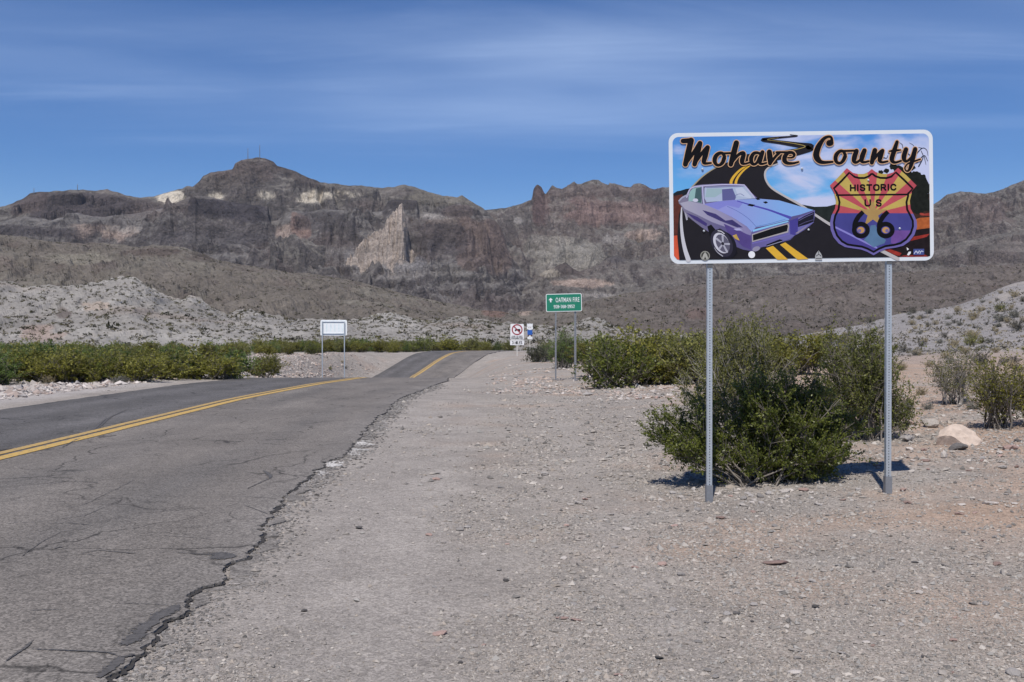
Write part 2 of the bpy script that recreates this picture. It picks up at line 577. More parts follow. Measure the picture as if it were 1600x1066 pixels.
def asphalt_mat():
    m, nt, bs, L = new_mat('old_asphalt')
    bs.inputs['Roughness'].default_value = 0.88
    bs.inputs['Specular IOR Level'].default_value = 0.25
    geo = node(nt, 'ShaderNodeNewGeometry')
    co = geo.outputs['Position']
    at = node(nt, 'ShaderNodeAttribute', attribute_name='Col')
    f = [tex(nt, L, co, 'voronoi', 78.0, 0, 1, 0.58, 1.42, out='rand')[0],
         tex(nt, L, co, 'voronoi', 48.0, 0, 1, 0.90, 1.10, out='rand')[0],
         tex(nt, L, co, 'noise', 0.9, 0.3, 0.7, 0.80, 1.20, stretch=(1, 0.45, 1))[0],
         tex(nt, L, co, 'noise', 6.0, 0.3, 0.7, 0.90, 1.10)[0]]
    # hairline cracks, a warped net
    nz = node(nt, 'ShaderNodeTexNoise', inp={'Scale': 1.6, 'Detail': 6.0})
    L(co, nz.inputs['Vector'])
    vm = node(nt, 'ShaderNodeVectorMath', operation='MULTIPLY_ADD')
    vm.inputs[1].default_value = (0.9, 0.9, 0)
    L(nz.outputs['Color'], vm.inputs[0]); L(co, vm.inputs[2])
    vo = node(nt, 'ShaderNodeTexVoronoi', feature='DISTANCE_TO_EDGE', inp={'Scale': 0.52})
    L(vm.outputs[0], vo.inputs['Vector'])
    crack = node(nt, 'ShaderNodeMapRange', inp={1: 0.003, 2: 0.011, 3: 0.40, 4: 1.0})
    L(vo.outputs['Distance'], crack.inputs[0])
    vo2 = node(nt, 'ShaderNodeTexVoronoi', feature='DISTANCE_TO_EDGE', inp={'Scale': 1.9})
    L(vm.outputs[0], vo2.inputs['Vector'])
    crack2 = node(nt, 'ShaderNodeMapRange', inp={1: 0.006, 2: 0.026, 3: 0.55, 4: 1.0})
    L(vo2.outputs['Distance'], crack2.inputs[0])
    n3 = node(nt, 'ShaderNodeTexNoise', inp={'Scale': 0.83, 'Detail': 4.0, 'Roughness': 0.45}); L(co, n3.inputs['Vector'])
    mk3 = node(nt, 'ShaderNodeMapRange', inp={1: 0.50, 2: 0.60}); L(n3.outputs['Fac'], mk3.inputs[0])
    mx3 = node(nt, 'ShaderNodeMix', inp={2: 1.0}); L(mk3.outputs[0], mx3.inputs[0]); L(crack2.outputs[0], mx3.inputs[3])
    n2 = node(nt, 'ShaderNodeTexNoise', inp={'Scale': 0.5, 'Detail': 3.0}); L(co, n2.inputs['Vector'])
    mk = node(nt, 'ShaderNodeMapRange', inp={1: 0.40, 2: 0.54}); L(n2.outputs['Fac'], mk.inputs[0])
    mx = node(nt, 'ShaderNodeMix', inp={2: 1.0}); L(mk.outputs[0], mx.inputs[0]); L(crack.outputs[0], mx.inputs[3])
    L(chain(nt, L, at.outputs['Color'], f + [mx.outputs[0], mx3.outputs[0]]), bs.inputs['Base Color'])
    nb = node(nt, 'ShaderNodeTexNoise', inp={'Scale': 110.0, 'Detail': 4.0}); L(co, nb.inputs['Vector'])
    bp = node(nt, 'ShaderNodeBump', inp={'Strength': 0.5, 'Distance': 0.006}); L(nb.outputs['Fac'], bp.inputs['Height'])
    L(bp.outputs[0], bs.inputs['Normal'])
    return m


M_asphalt = asphalt_mat()
M_crackdark = simple('crack_shade_tar', (0.035, 0.032, 0.030), 0.95, var=0.3, scale=40)


def build_road():
    y = np.concatenate([np.arange(-60, 2, 1.0), np.arange(2, 16, 0.022), np.arange(16, 42, 0.06), np.arange(42, 200, 0.6)])
    er, el, cn = edge_r(y), edge_l(y), centre(y)
    s = np.concatenate([np.linspace(0, 1, 9)[:-1], 1 + np.linspace(0, 1, 15)])
    xs = []
    for k in s:
        xs.append(el + (cn - el) * k if k <= 1 else cn + (er - cn) * (k - 1))
    X = np.stack(xs, 1)
    Y = np.repeat(y[:, None], len(s), 1)
    Z = road_z(Y) + road_bump(X, Y)
    # skirts down into the gravel at both edges
    XL = X[:, :1] - 0.02; XR = X[:, -1:] + 0.008
    X = np.concatenate([XL, X, XR], 1); Y = np.concatenate([Y[:, :1], Y, Y[:, :1]], 1)
    Z = np.concatenate([Z[:, :1] - 0.12, Z, Z[:, -1:] - 0.12], 1)
    n, mcol = X.shape
    i = np.arange(n - 1)[:, None] * mcol + np.arange(mcol - 1)[None, :]
    q = np.stack([i, i + 1, i + 1 + mcol, i + mcol], -1).reshape(-1, 4)
    xf, yf = X.ravel(), Y.ravel()
    me = np_mesh('road', np.stack([xf, yf, Z.ravel()], 1), q, smooth=False)
    c = np.tile(np.array([0.166, 0.150, 0.135]), (len(xf), 1))
    lane = sstep(0.06, -0.06, xf - centre(yf) + 0.02 * fbm(xf, yf, 2, 3))
    c = lerp3(c, (0.096, 0.091, 0.088), lane)
    # wheel-path polish and edge bleaching
    mid = 0.5 * (centre(yf) + edge_r(yf, False))
    wp = np.exp(-((np.abs(xf - mid) - 0.85) / 0.4) ** 2) * (1 - lane)
    c = lerp3(c, (0.120, 0.112, 0.105), wp * 0.7 * sstep(-0.3, 0.4, fbm(xf / 1.5, yf / 6, 3, 9)))
    ml = 0.5 * (centre(yf) + edge_l(yf))
    wl = np.exp(-((np.abs(xf - ml) - 0.85) / 0.35) ** 2) * lane
    c = lerp3(c, (0.15, 0.143, 0.142), wl * 0.5)
    col_s = np.tile(np.r_[0, s, 2.0], n)
    c = lerp3(c, (0.185, 0.172, 0.160), sstep(0.16, 0.0, 2 - col_s) * 0.5)
    set_col(me, c)
    tag(link('road', me, M_asphalt), kind='structure', label='cracked two-lane asphalt road with a crumbling right edge')


build_road()


def road_marking_mat(name, col, wear):
    m, nt, bs, L = new_mat(name)
    bs.inputs['Roughness'].default_value = 0.7
    geo = node(nt, 'ShaderNodeNewGeometry')
    a = tex(nt, L, geo.outputs['Position'], 'noise', 14.0, 0.35, 0.65, 0.0, 1.0, detail=8.0, rough=0.75)[0]
    mx = node(nt, 'ShaderNodeMix', data_type='RGBA')
    th = node(nt, 'ShaderNodeMapRange', inp={1: wear - 0.15, 2: wear + 0.15}); L(a, th.inputs[0])
    L(th.outputs[0], mx.inputs[0])
    mx.inputs[6].default_value = (0.22, 0.18, 0.12, 1); mx.inputs[7].default_value = (*col, 1)
    L(mx.outputs[2], bs.inputs['Base Color'])
    return m


def build_lines():
    y = np.concatenate([np.arange(3, 42, 0.25), np.arange(42, 160, 0.8)])
    for a, b, m, lab in ((0.03, 0.22, road_marking_mat('yellow_paint', (0.50, 0.325, 0.085), 0.28), 'bright yellow centre line on the near side of the pair'),
                         (-0.21, -0.06, road_marking_mat('faded_yellow_paint', (0.45, 0.295, 0.09), 0.36), 'faded yellow centre line on the far side of the pair')):
        c = centre(y)
        X = np.stack([c + a, c + (a + b) / 2, c + b], 1)
        Y = np.repeat(y[:, None], 3, 1)
        Z = road_z(Y) + road_bump(X, Y) + 0.007
        i = np.arange(len(y) - 1)[:, None] * 3 + np.arange(2)[None, :]
        q = np.stack([i, i + 1, i + 4, i + 3], -1).reshape(-1, 4)
        me = np_mesh('road_marking', np.stack([X.ravel(), Y.ravel(), Z.ravel()], 1), q)
        tag(link('road_marking', me, m), kind='structure', label=lab)


build_lines()


def flat_pt(px, py, lift=0.012):
    u, v = imgray(px, py)
    D = EYE / -v
    for _ in range(3):
        D = (EYE - road_z(D)) / -v
    return (u * D, D, float(road_z(D)) + lift)


def ribbon(mb, pts, widths, mi=0, jag=0.5, seed=0, lift=0.005):
    """thin seam on the road along picture points; widths in metres. three points across: the rim is worn away by the material"""
    P = np.array([flat_pt(*p, lift=0) for p in pts])
    seg = np.r_[0, np.cumsum(np.linalg.norm(np.diff(P[:, :2], axis=0), axis=1))]
    n = max(8, int(seg[-1] / 0.02))
    t = np.linspace(0, seg[-1], n)
    x = np.interp(t, seg, P[:, 0]); y = np.interp(t, seg, P[:, 1])
    w = (np.interp(t, seg, widths) if not np.isscalar(widths) else np.full(n, widths)) * 1.7
    amp = 0.012 + np.minimum(w * 0.5, 0.02)
    k = np.clip(seg[-1], 0.2, 1)
    x = x + k * amp * fbm(t * 4, t * 0 + seed, 4, 61, 0.7); y = y + k * amp * fbm(t * 4, t * 0 + seed + 5, 4, 62, 0.7)
    wl = w * (1 + jag * fbm(t * 5, t * 0 + seed, 4, 63, 0.7)) / 2
    wr = w * (1 + jag * fbm(t * 5, t * 0 + seed + 3, 4, 64, 0.7)) / 2
    dx = np.gradient(x); dy = np.gradient(y); l = np.hypot(dx, dy) + 1e-9
    nx, ny = -dy / l, dx / l
    X = np.r_[x + nx * wl, x, x - nx * wr]; Y = np.r_[y + ny * wl, y, y - ny * wr]
    lim = edge_r(Y) - 0.012
    X = np.minimum(X, lim)
    Z = road_z(Y) + road_bump(X, Y) + lift
    end = np.clip(np.minimum(t, seg[-1] - t) / 0.06, 0, 1)
    mb.attr = getattr(mb, 'attr', []) + [0.0] * n + list(end) + [0.0] * n
    mb.add(np.stack([X, Y, Z], 1).tolist(), [(i + n, i + 1 + n, i + 1, i) for i in range(n - 1)] + [(i + 2 * n, i + 1 + 2 * n, i + 1 + n, i + n) for i in range(n - 1)], mi)


def tar_mat():
    m, nt, bs, L = new_mat('tar_seal')
    out = [q for q in nt.nodes if q.type == 'OUTPUT_MATERIAL'][0]
    bs.inputs['Roughness'].default_value = 0.8
    geo = node(nt, 'ShaderNodeNewGeometry')
    v, _ = tex(nt, L, geo.outputs['Position'], 'noise', 30.0, 0.3, 0.7, 0.65, 1.4, detail=6.0)
    rgb = node(nt, 'ShaderNodeRGB'); rgb.outputs[0].default_value = (0.080, 0.075, 0.072, 1)
    L(chain(nt, L, rgb.outputs[0], [v]), bs.inputs['Base Color'])
    at = node(nt, 'ShaderNodeAttribute', attribute_name='body')
    e, _ = tex(nt, L, geo.outputs['Position'], 'noise', 48.0, 0.3, 0.7, 0.05, 0.85, detail=8.0, rough=0.75)
    sb = node(nt, 'ShaderNodeMath', operation='SUBTRACT'); L(at.outputs['Fac'], sb.inputs[0]); L(e, sb.inputs[1])
    al = node(nt, 'ShaderNodeMapRange', inp={1: -0.06, 2: 0.10}); L(sb.outputs[0], al.inputs[0])
    tp_ = node(nt, 'ShaderNodeBsdfTransparent')
    mx = node(nt, 'ShaderNodeMixShader'); L(al.outputs[0], mx.inputs[0]); L(tp_.outputs[0], mx.inputs[1]); L(bs.outputs[0], mx.inputs[2])
    L(mx.outputs[0], out.inputs[0])
    return m


M_tar = tar_mat()


def build_tar():
    mb = MB()
    ribbon(mb, [(150, 1066), (172, 1050), (186, 1034), (200, 1024)], [0.10, 0.10, 0.07, 0.04], 0, 0.6, 1)
    ribbon(mb, [(180, 1030), (205, 1026), (234, 1030)], [0.03, 0.03, 0.015], 0, 0.5, 2, 0.007)
    ribbon(mb, [(180, 1014), (205, 1002), (235, 978), (262, 958), (282, 945)], [0.04, 0.10, 0.13, 0.12, 0.06], 0, 0.6, 3)
    ribbon(mb, [(215, 1008), (240, 1011)], [0.03, 0.015], 0, 0.4, 4, 0.007)
    ribbon(mb, [(38, 1016), (100, 1018), (166, 1022), (185, 1028)], [0.008, 0.012, 0.016, 0.02], 0, 0.5, 5)
    ribbon(mb, [(0, 1040), (20, 1026), (40, 1012), (52, 1000)], [0.01, 0.015, 0.02, 0.008], 0, 0.6, 6)
    ribbon(mb, [(335, 864), (348, 872), (362, 870), (374, 868)], [0.06, 0.2, 0.16, 0.05], 0, 0.5, 7)
    ribbon(mb, [(268, 864), (300, 867), (335, 869)], [0.006, 0.01, 0.014], 0, 0.4, 8)
    ribbon(mb, [(165, 945), (215, 945), (270, 948)], [0.004, 0.006, 0.006], 0, 0.4, 9)
    ribbon(mb, [(0, 820), (50, 818), (95, 812), (130, 808), (160, 795)], 0.007, 0, 0.4, 10)
    ribbon(mb, [(70, 805), (130, 790), (175, 768), (210, 750)], 0.006, 0, 0.4, 11)
    ribbon(mb, [(250, 838), (300, 841), (335, 845)], 0.006, 0, 0.4, 12)
    ribbon(mb, [(350, 776), (400, 778), (440, 780)], 0.010, 0, 0.4, 13)
    ribbon(mb, [(380, 790), (420, 805)], 0.008, 0, 0.4, 14)
    ribbon(mb, [(95, 700), (128, 682), (150, 668), (164, 655)], [0.01, 0.05, 0.06, 0.02], 0, 0.5, 15, 0.007)
    ribbon(mb, [(150, 672), (172, 652), (200, 640)], [0.03, 0.04, 0.01], 0, 0.5, 16, 0.007)
    ribbon(mb, [(412, 735), (420, 742), (424, 748)], [0.02, 0.06, 0.02], 0, 0.5, 17)
    ribbon(mb, [(385, 765), (405, 755), (425, 746)], 0.012, 0, 0.4, 18)
    ribbon(mb, [(65, 703), (85, 701)], [0.02, 0.03], 0, 0.4, 19)
    ribbon(mb, [(220, 704), (240, 705)], 0.02, 0, 0.4, 20)
    ribbon(mb, [(80, 860), (92, 856), (100, 858)], [0.02, 0.03, 0.01], 0, 0.5, 21)
    ribbon(mb, [(30, 872), (60, 850), (95, 832), (140, 826)], 0.006, 0, 0.5, 22)
    for k in range(9):                                        # short transverse cracks
        x0 = random.uniform(20, 420); y0 = random.uniform(690, 1000)
        if x0 > 470 - (y0 - 690) * 0.95: continue
        ribbon(mb, [(x0, y0), (x0 + random.uniform(20, 45), y0 - random.uniform(0, 8)), (x0 + random.uniform(60, 110), y0 - random.uniform(-4, 14))],
               0.005 + 0.006 * random.random(), 0, 0.4, 30 + k)
    o = mb.build('tar_seam', M_tar)
    set_float(o.data, mb.attr, 'body')
    tag(o, 'dark tar seams and cracks across the grey asphalt road', kind='structure')
    # dark strip along the crumbling edge: shade and tar of a crack in its colour
    mb = MB()
    ys = np.arange(3.2, 34, 0.02)
    off = 0.012 + 0.03 * np.clip(vnoise(ys * 2.3, ys * 0 + 2, 71), 0, 1)
    wd = 0.6 * (0.010 + 0.05 * np.clip(vnoise(ys * 1.7, ys * 0 + 6, 72) + 0.15, 0, 1)) * (1 + ys / 22)
    ex = edge_r(ys)
    zz = road_z(ys) - 0.010
    n = len(ys)
    a = ex + off * 0 + 0.002; b = ex + 0.004 + wd * 1.25
    vs = [(a[i], ys[i], zz[i]) for i in range(n)] + [(b[i], ys[i], zz[i]) for i in range(n)]
    mb.add(vs, [(i, i + n, i + n + 1, i + 1) for i in range(n - 1)])
    tag(mb.build('road_edge_crack', M_crackdark), 'dark strip coloured as a shaded, tarry crack along the broken edge between asphalt and gravel', kind='structure')


build_tar()

def build_fragments():
    """slabs broken off the edge of the road, lying in the crumbled strip"""
    road = bpy.data.objects['road']
    rs = np.random.default_rng(77)
    y = 3.5
    while y < 19:
        ln = rs.uniform(0.10, 0.32) * (1 + y / 16)
        gap = rs.uniform(0.01, 0.05)
        dens = 0.9 if (4.6 < y < 6.6 or 8.6 < y < 15.5) else 0.35
        if rs.random() < dens:
            wd = rs.uniform(0.06, 0.17) * (1 + y / 22)
            n = 11
            ey = np.linspace(0, ln, 6)
            inn = [(edge_r(np.array(y + q)) + rs.uniform(0.015, 0.035) * (1 + y / 12), y + q) for q in ey]
            outr = [(p[0] + wd * math.sin(math.pi * (0.12 + 0.76 * k / 5)) * rs.uniform(0.55, 1.25), p[1] + rs.normal(0, 0.014)) for k, p in enumerate(inn)]
            ring = [(float(a), float(b)) for a, b in inn] + [(float(a), float(b)) for a, b in reversed(outr)]
            cx = sum(p[0] for p in ring) / len(ring); cy = sum(p[1] for p in ring) / len(ring)
            zt = float(road_z(cy)) - rs.uniform(0.002, 0.016)
            tx, ty = rs.normal(-0.05, 0.05), rs.normal(0, 0.03)
            top = [(px - cx, py - cy, tx * (px - cx) + ty * (py - cy)) for px, py in ring]
            bot = [(a * 1.06, b * 1.03, c - 0.05) for a, b, c in top]
            m = len(ring)
            mb = MB()
            mb.add(top + bot, [tuple(reversed(range(m)))] + [(k, (k + 1) % m, m + (k + 1) % m, m + k) for k in range(m)])
            o = mb.build('asphalt_fragment', M_asphalt, road, (cx, cy, zt))
            pale = 10.2 < y < 13.8 and rs.random() < 0.7
            base = np.array((0.42, 0.405, 0.385) if pale else (0.176, 0.162, 0.148)) * rs.uniform(0.85, 1.15)
            set_col(o.data, np.tile(base, (2 * m, 1)))
        y += ln + gap


build_fragments()

# ------------------------------------------------------------------ stones
def rock_mesh(name, seed, sub=2, flat=0.6, jag=0.28):
    import bmesh
    bm = bmesh.new()
    bmesh.ops.create_icosphere(bm, subdivisions=sub, radius=1.0)
    rs = np.random.default_rng(seed)
    planes = rs.normal(size=(9, 3)); planes /= np.linalg.norm(planes, axis=1)[:, None]
    dist = rs.uniform(0.55, 0.95, 9)
    for v in bm.verts:
        p = np.array(v.co)
        for pl, d in zip(planes, dist):
            s = p @ pl
            if s > d: p = p - pl * (s - d)
        p = p * (1 + jag * 0.4 * float(vnoise(p[0] * 2.2 + seed, p[1] * 2.2 + p[2] * 1.7, seed)))
        v.co = Vector((p[0], p[1] * 0.8, p[2] * flat))
    me = bpy.data.meshes.new(name)
    bm.to_mesh(me); bm.free()
    return me


M_stone_grey = stone_mat('grey_stone', (0.30, 0.28, 0.265))
M_stone_pale = stone_mat('pale_stone', (0.46, 0.42, 0.385))
M_stone_dark = stone_mat('dark_stone', (0.12, 0.112, 0.108))
M_stone_pink = stone_mat('pinkish_stone', (0.33, 0.235, 0.205))
M_boulder = stone_mat('tan_boulder_rock', (0.52, 0.425, 0.355), 0.2, 5.0)
STONES = {}
for mi, (nm, m) in enumerate((('grey', M_stone_grey), ('pale', M_stone_pale), ('dark', M_stone_dark), ('pink', M_stone_pink))):
    STONES[nm] = []
    for k in range(4):
        me = rock_mesh('stone', 100 + mi * 10 + k, 2 if k < 2 else 1, 0.42 + 0.1 * k)
        me.materials.append(m)
        STONES[nm].append(me)


def put_stone(px, py, wpx, kind='grey', label=None, cat='stone', group=None, name='stone', sink=0.25, aspect=None):
    x, y, z = gp(px, py)
    w = wpx * y / FPX / 2
    me = random.choice(STONES[kind][:2] if wpx > 14 else STONES[kind])
    o = bpy.data.objects.new(name, me)
    COL.objects.link(o)
    o.location = (x, y, z + w * (0.5 - sink) * (aspect or 1))
    o.scale = (w, w * random.uniform(0.8, 1.1), w * random.uniform(0.75, 1.1) * (aspect or 1))
    o.rotation_euler = (random.uniform(-0.2, 0.2), random.uniform(-0.2, 0.2), random.uniform(-0.7, 0.7))
    return tag(o, label, cat, group)


def build_boulder():
    px, py = 1500, 697
    x, y, z = gp(px, py)
    w = 74 * y / FPX / 2
    me = rock_mesh('boulder', 515, 4, 0.9, 0.22)
    co = np.zeros(len(me.vertices) * 3); me.vertices.foreach_get('co', co); co = co.reshape(-1, 3)
    # long low left shoulder, steep right end
    co[:, 2] *= 1 - 0.30 * np.clip(-co[:, 0], 0, 1)
    co += 0.03 * np.stack([fbm(co[:, 0] * 3 + k, co[:, 1] * 3 + co[:, 2] * 2.3, 4, 90 + k) for k in range(3)], 1)
    me.vertices.foreach_set('co', co.ravel()); me.update()
    o = link('boulder', me, M_boulder, loc=(x, y + w * 0.4, z + w * 0.06))
    o.scale = (w * 1.05, w * 0.85, w * 0.90)
    tag(o, 'large smooth tan boulder on sandy ground right of the sign', 'boulder')


build_boulder()
put_stone(1452, 668, 32, 'pale', 'whitish jagged rock just left of and behind the tan boulder', sink=0.1, aspect=1.2)
put_stone(1418, 690, 26, 'grey', 'grey pitted rock left of the tan boulder near the right post', sink=0.1, aspect=1.1)
put_stone(1497, 703, 34, 'dark', 'dark flat stone lying against the foot of the tan boulder', sink=0.2, aspect=0.9)
put_stone(1579, 703, 30, 'pink', 'long brown stone right of the tan boulder', sink=0.2, aspect=0.8)
put_stone(1476, 716, 13, 'pale', 'small square white stone below the tan boulder', sink=0.0, aspect=1.5)
put_stone(1547, 788, 28, 'pale', 'flat pale stone on bare tan ground at the right', sink=0.3, aspect=0.5)
put_stone(1212, 881, 44, 'pink', 'flat reddish slab half sunk in the gravel in front of the sign', sink=0.35, aspect=0.35)
put_stone(1225, 770, 22, 'pale', 'white stone at the front foot of the big bush', sink=0.2, aspect=0.8)
put_stone(1257, 768, 18, 'pink', 'orange stone at the front foot of the big bush', sink=0.2, aspect=0.7)
put_stone(1052, 772, 16, 'grey', 'grey stone at the left foot of the big bush', sink=0.2, aspect=0.8)
put_stone(560, 827, 15, 'dark', 'small dark stone alone on the smooth shoulder near the road edge', sink=0.15, aspect=0.8)
put_stone(474, 957, 12, 'dark', 'small dark stone on the smooth shoulder nearest the camera', sink=0.15)
put_stone(364, 915, 24, 'pale', 'pale flat stone beside the broken asphalt edge', sink=0.35, aspect=0.4)
put_stone(687, 993, 26, 'pink', 'pinkish flat stone in the gravel at the bottom centre', sink=0.25, aspect=0.5)
put_stone(880, 968, 24, 'pink', 'brown flat stone in the gravel, left of the twin brown one', sink=0.3, aspect=0.4)
put_stone(902, 971, 22, 'pink', 'brown flat stone in the gravel, right of the twin brown one', sink=0.3, aspect=0.4)
put_stone(1242, 1056, 26, 'pale', 'pale rounded stone at the bottom edge of the picture', sink=0.2, aspect=0.7)
put_stone(1275, 951, 14, 'dark', 'dark angular stone in the gravel below the sign', sink=0.1)
put_stone(1585, 1056, 28, 'grey', 'dark grey stone in the bottom right corner', sink=0.15, aspect=0.8)
put_stone(835, 578, 8, 'pale', 'white stone on the far shoulder left of the green sign', sink=0.1)


def scatter_stones():
    n = 0
    spots = []
    for _ in range(150):                       # gravel field, right half of the foreground
        px = random.uniform(660, 1600); py = random.uniform(740, 1064)
        spots.append((px, py, random.uniform(8, 17), random.choices(['grey', 'pale', 'dark', 'pink'], [6, 3, 1.5, 2])[0], random.uniform(0.45, 0.9)))
    for _ in range(60):                        # around the boulder and behind the bush
        px = random.uniform(1360, 1600); py = random.uniform(640, 740)
        spots.append((px, py, random.uniform(8, 17), random.choices(['grey', 'pale', 'dark', 'pink'], [4, 4, 1, 4])[0], random.uniform(0.6, 1.0)))
    for _ in range(30):                        # litter at the foot of the bush
        px = random.uniform(1030, 1350); py = random.uniform(766, 800)
        spots.append((px, py, random.uniform(8, 16), random.choices(['grey', 'pale', 'pink'], [4, 5, 2])[0], random.uniform(0.5, 1.0)))
    for _ in range(25):
        px = random.uniform(940, 1060); py = random.uniform(604, 640)
        spots.append((px, py, random.uniform(5, 10), random.choices(['grey', 'pale', 'pink'], [3, 6, 2])[0], random.uniform(0.6, 1.0)))
    reg = lambda px, py: ('at the foot of the big bush' if 1030 < px < 1350 and 760 < py < 800 else 'on the stony bank left of the big bush' if py < 640 and px < 1100 else 'on the sandy ground around the boulder' if py < 742 else 'on the bare ground in front of the sign' if py < 860 else 'in the foreground gravel right of centre' if px > 1100 else 'in the foreground gravel near the picture centre')
    lab = {'grey': 'small grey stone loose on the gravel shoulder', 'pale': 'small pale stone loose on the gravel shoulder',
           'dark': 'small dark stone loose on the gravel shoulder', 'pink': 'small reddish stone loose on the gravel shoulder'}
    for px, py, w, k, a in spots:
        if 1455 < px < 1545 and 655 < py < 712: continue
        put_stone(px, py, w, k, lab[k].replace('on the gravel shoulder', reg(px, py)), 'stone', k + ' stones ' + reg(px, py), aspect=a, sink=0.15)


scatter_stones()


def gravel(name, label, n, samp, size, pal, seed, flat=0.55):
    """thousands of chips as one mesh; each an irregular six-point stone"""
    rs = np.random.default_rng(seed)
    x, y = samp(rs, n)
    keep = (x - edge_r(y) > 0.02) | (edge_l(y) - x > 0.05)
    x, y = x[keep], y[keep]
    n = len(x)
    z = ground_z(x, y)
    s = size(rs, n, x, y)
    base = np.array([[1, 0, 0], [0, 1, 0], [-1, 0, 0], [0, -1, 0], [0.2, 0.1, 0.75], [0, 0, -0.6]])
    th = rs.uniform(0, 2 * np.pi, n)
    P = base[None] * rs.uniform(0.6, 1.25, (n, 6, 1)) + rs.normal(0, 0.16, (n, 6, 3))
    P[:, :, 1] *= rs.uniform(0.55, 0.95, n)[:, None]
    P[:, :, 2] *= flat
    c, si = np.cos(th)[:, None], np.sin(th)[:, None]
    Q = np.stack([P[:, :, 0] * c - P[:, :, 1] * si, P[:, :, 0] * si + P[:, :, 1] * c, P[:, :, 2]], 2) * s[:, None, None]
    Q += np.stack([x, y, z + s * 0.12], 1)[:, None, :]
    tri = np.array([[0, 1, 4], [1, 2, 4], [2, 3, 4], [3, 0, 4], [1, 0, 5], [2, 1, 5], [3, 2, 5], [0, 3, 5]])
    T = (np.arange(n)[:, None, None] * 6 + tri[None]).reshape(-1, 3)
    me = np_mesh(name, Q.reshape(-1, 3), None, T)
    pal = np.array(pal)
    c = pal[rs.integers(0, len(pal), n)] * rs.uniform(0.8, 1.2, (n, 1))
    set_col(me, np.repeat(c, 6, 0))
    m, nt, bs, L = new_mat(name + '_chips')
    at = node(nt, 'ShaderNodeAttribute', attribute_name='Col')
    L(at.outputs['Color'], bs.inputs['Base Color'])
    bs.inputs['Roughness'].default_value = 0.92
    bs.inputs['Specular IOR Level'].default_value = 0.2
    tag(link(name, me, m), label, kind='stuff')


def samp_near(rs, n):
    px = rs.uniform(150, 1620, n); py = rs.uniform(600, 1090, n)
    D = EYE * FPX / (py - HZ)
    x = (px - 800) / FPX * D
    dens = sstep(-0.6, 0.35, fbm(x / 1.8, D / 1.8, 4, 81) + 0.75 * sstep(-1.3, 1.2, x) - 0.50)
    dens = np.clip(dens, 0.05, 1)
    for tx in (-0.75, 0.85):                                  # packed wheel tracks
        dens = dens * (1 - 0.55 * np.exp(-((x - tx - 0.12 * vnoise(D / 3.5, D * 0 + 1.7, 84)) / 0.24) ** 2))
    dens = dens * (1 - 0.6 * sstep(2.3, 4.2, x + 0.6 * fbm(x, D, 3, 83)) * sstep(5.8, 7.2, D) * sstep(10.5, 9, D))
    k = rs.random(n) < dens
    return x[k], D[k]


GP = [(0.30, 0.272, 0.245), (0.34, 0.308, 0.275), (0.24, 0.22, 0.20), (0.38, 0.348, 0.312), (0.30, 0.262, 0.225), (0.18, 0.168, 0.156), (0.29, 0.275, 0.255)]
gravel('gravel', 'loose grey gravel spread over the road shoulder', 190000, samp_near,
       lambda rs, n, x, y: np.clip(rs.lognormal(math.log(0.0066), 0.55, n), 0.0035, 0.036) * np.clip(y / 6.5, 0.75, 2.4), GP, 5, 0.8)


def samp_edge(rs, n):
    y = rs.uniform(3.4, 30, n) ** 1.0
    y = 3.4 * (30 / 3.4) ** rs.random(n)
    return edge_r(y) + np.abs(rs.normal(0, 0.16, n)) + 0.03, y


gravel('asphalt_crumbs', 'dark asphalt crumbs along the broken road edge', 5000, samp_edge,
       lambda rs, n, x, y: rs.uniform(0.006, 0.022, n) * np.clip(y / 8, 0.8, 2), [(0.10, 0.095, 0.09), (0.16, 0.15, 0.14), (0.26, 0.245, 0.235), (0.20, 0.19, 0.18)], 6)


def samp_left(rs, n):
    y = 18 * (75 / 18) ** rs.random(n)
    x = edge_l(y) - 1.6 - np.abs(rs.normal(0, 2.2, n))
    return x, y


gravel('roadside_rubble', 'pale rubble and stones along the far side of the road', 6000, samp_left,
       lambda rs, n, x, y: np.clip(rs.lognormal(math.log(0.05), 0.6, n), 0.02, 0.22), [(0.42, 0.38, 0.35), (0.33, 0.27, 0.24), (0.28, 0.26, 0.25), (0.48, 0.44, 0.41)], 7, 0.7)


def samp_bank(rs, n):
    px = rs.uniform(400, 640, n); D = rs.uniform(42, 92, n)
    x = (px - 800) / FPX * D
    k = x < edge_l(D) - 0.4
    return x[k], D[k]


gravel('bank_rubble', 'reddish rubble on the gravel bank left of the dip', 9000, samp_bank,
       lambda rs, n, x, y: np.clip(rs.lognormal(math.log(0.06), 0.5, n), 0.025, 0.2), [(0.36, 0.29, 0.25), (0.31, 0.27, 0.245), (0.40, 0.35, 0.32), (0.27, 0.24, 0.225)], 17, 0.7)


def samp_rubR(rs, n):
    px = rs.uniform(760, 1060, n); py = rs.uniform(560, 625, n)
    D = EYE * FPX / (py - HZ)
    x = (px - 800) / FPX * D
    k = rs.random(n) < sstep(-0.2, 0.5, fbm(x / 2.5, D / 5, 3, 99) + 0.1)
    return x[k], D[k]


gravel('stony_bank', 'pale stony bank around the posts of the green sign', 5000, samp_rubR,
       lambda rs, n, x, y: np.clip(rs.lognormal(math.log(0.045), 0.5, n), 0.02, 0.16), [(0.44, 0.40, 0.37), (0.33, 0.27, 0.24), (0.30, 0.28, 0.265), (0.40, 0.33, 0.28)], 8, 0.7)


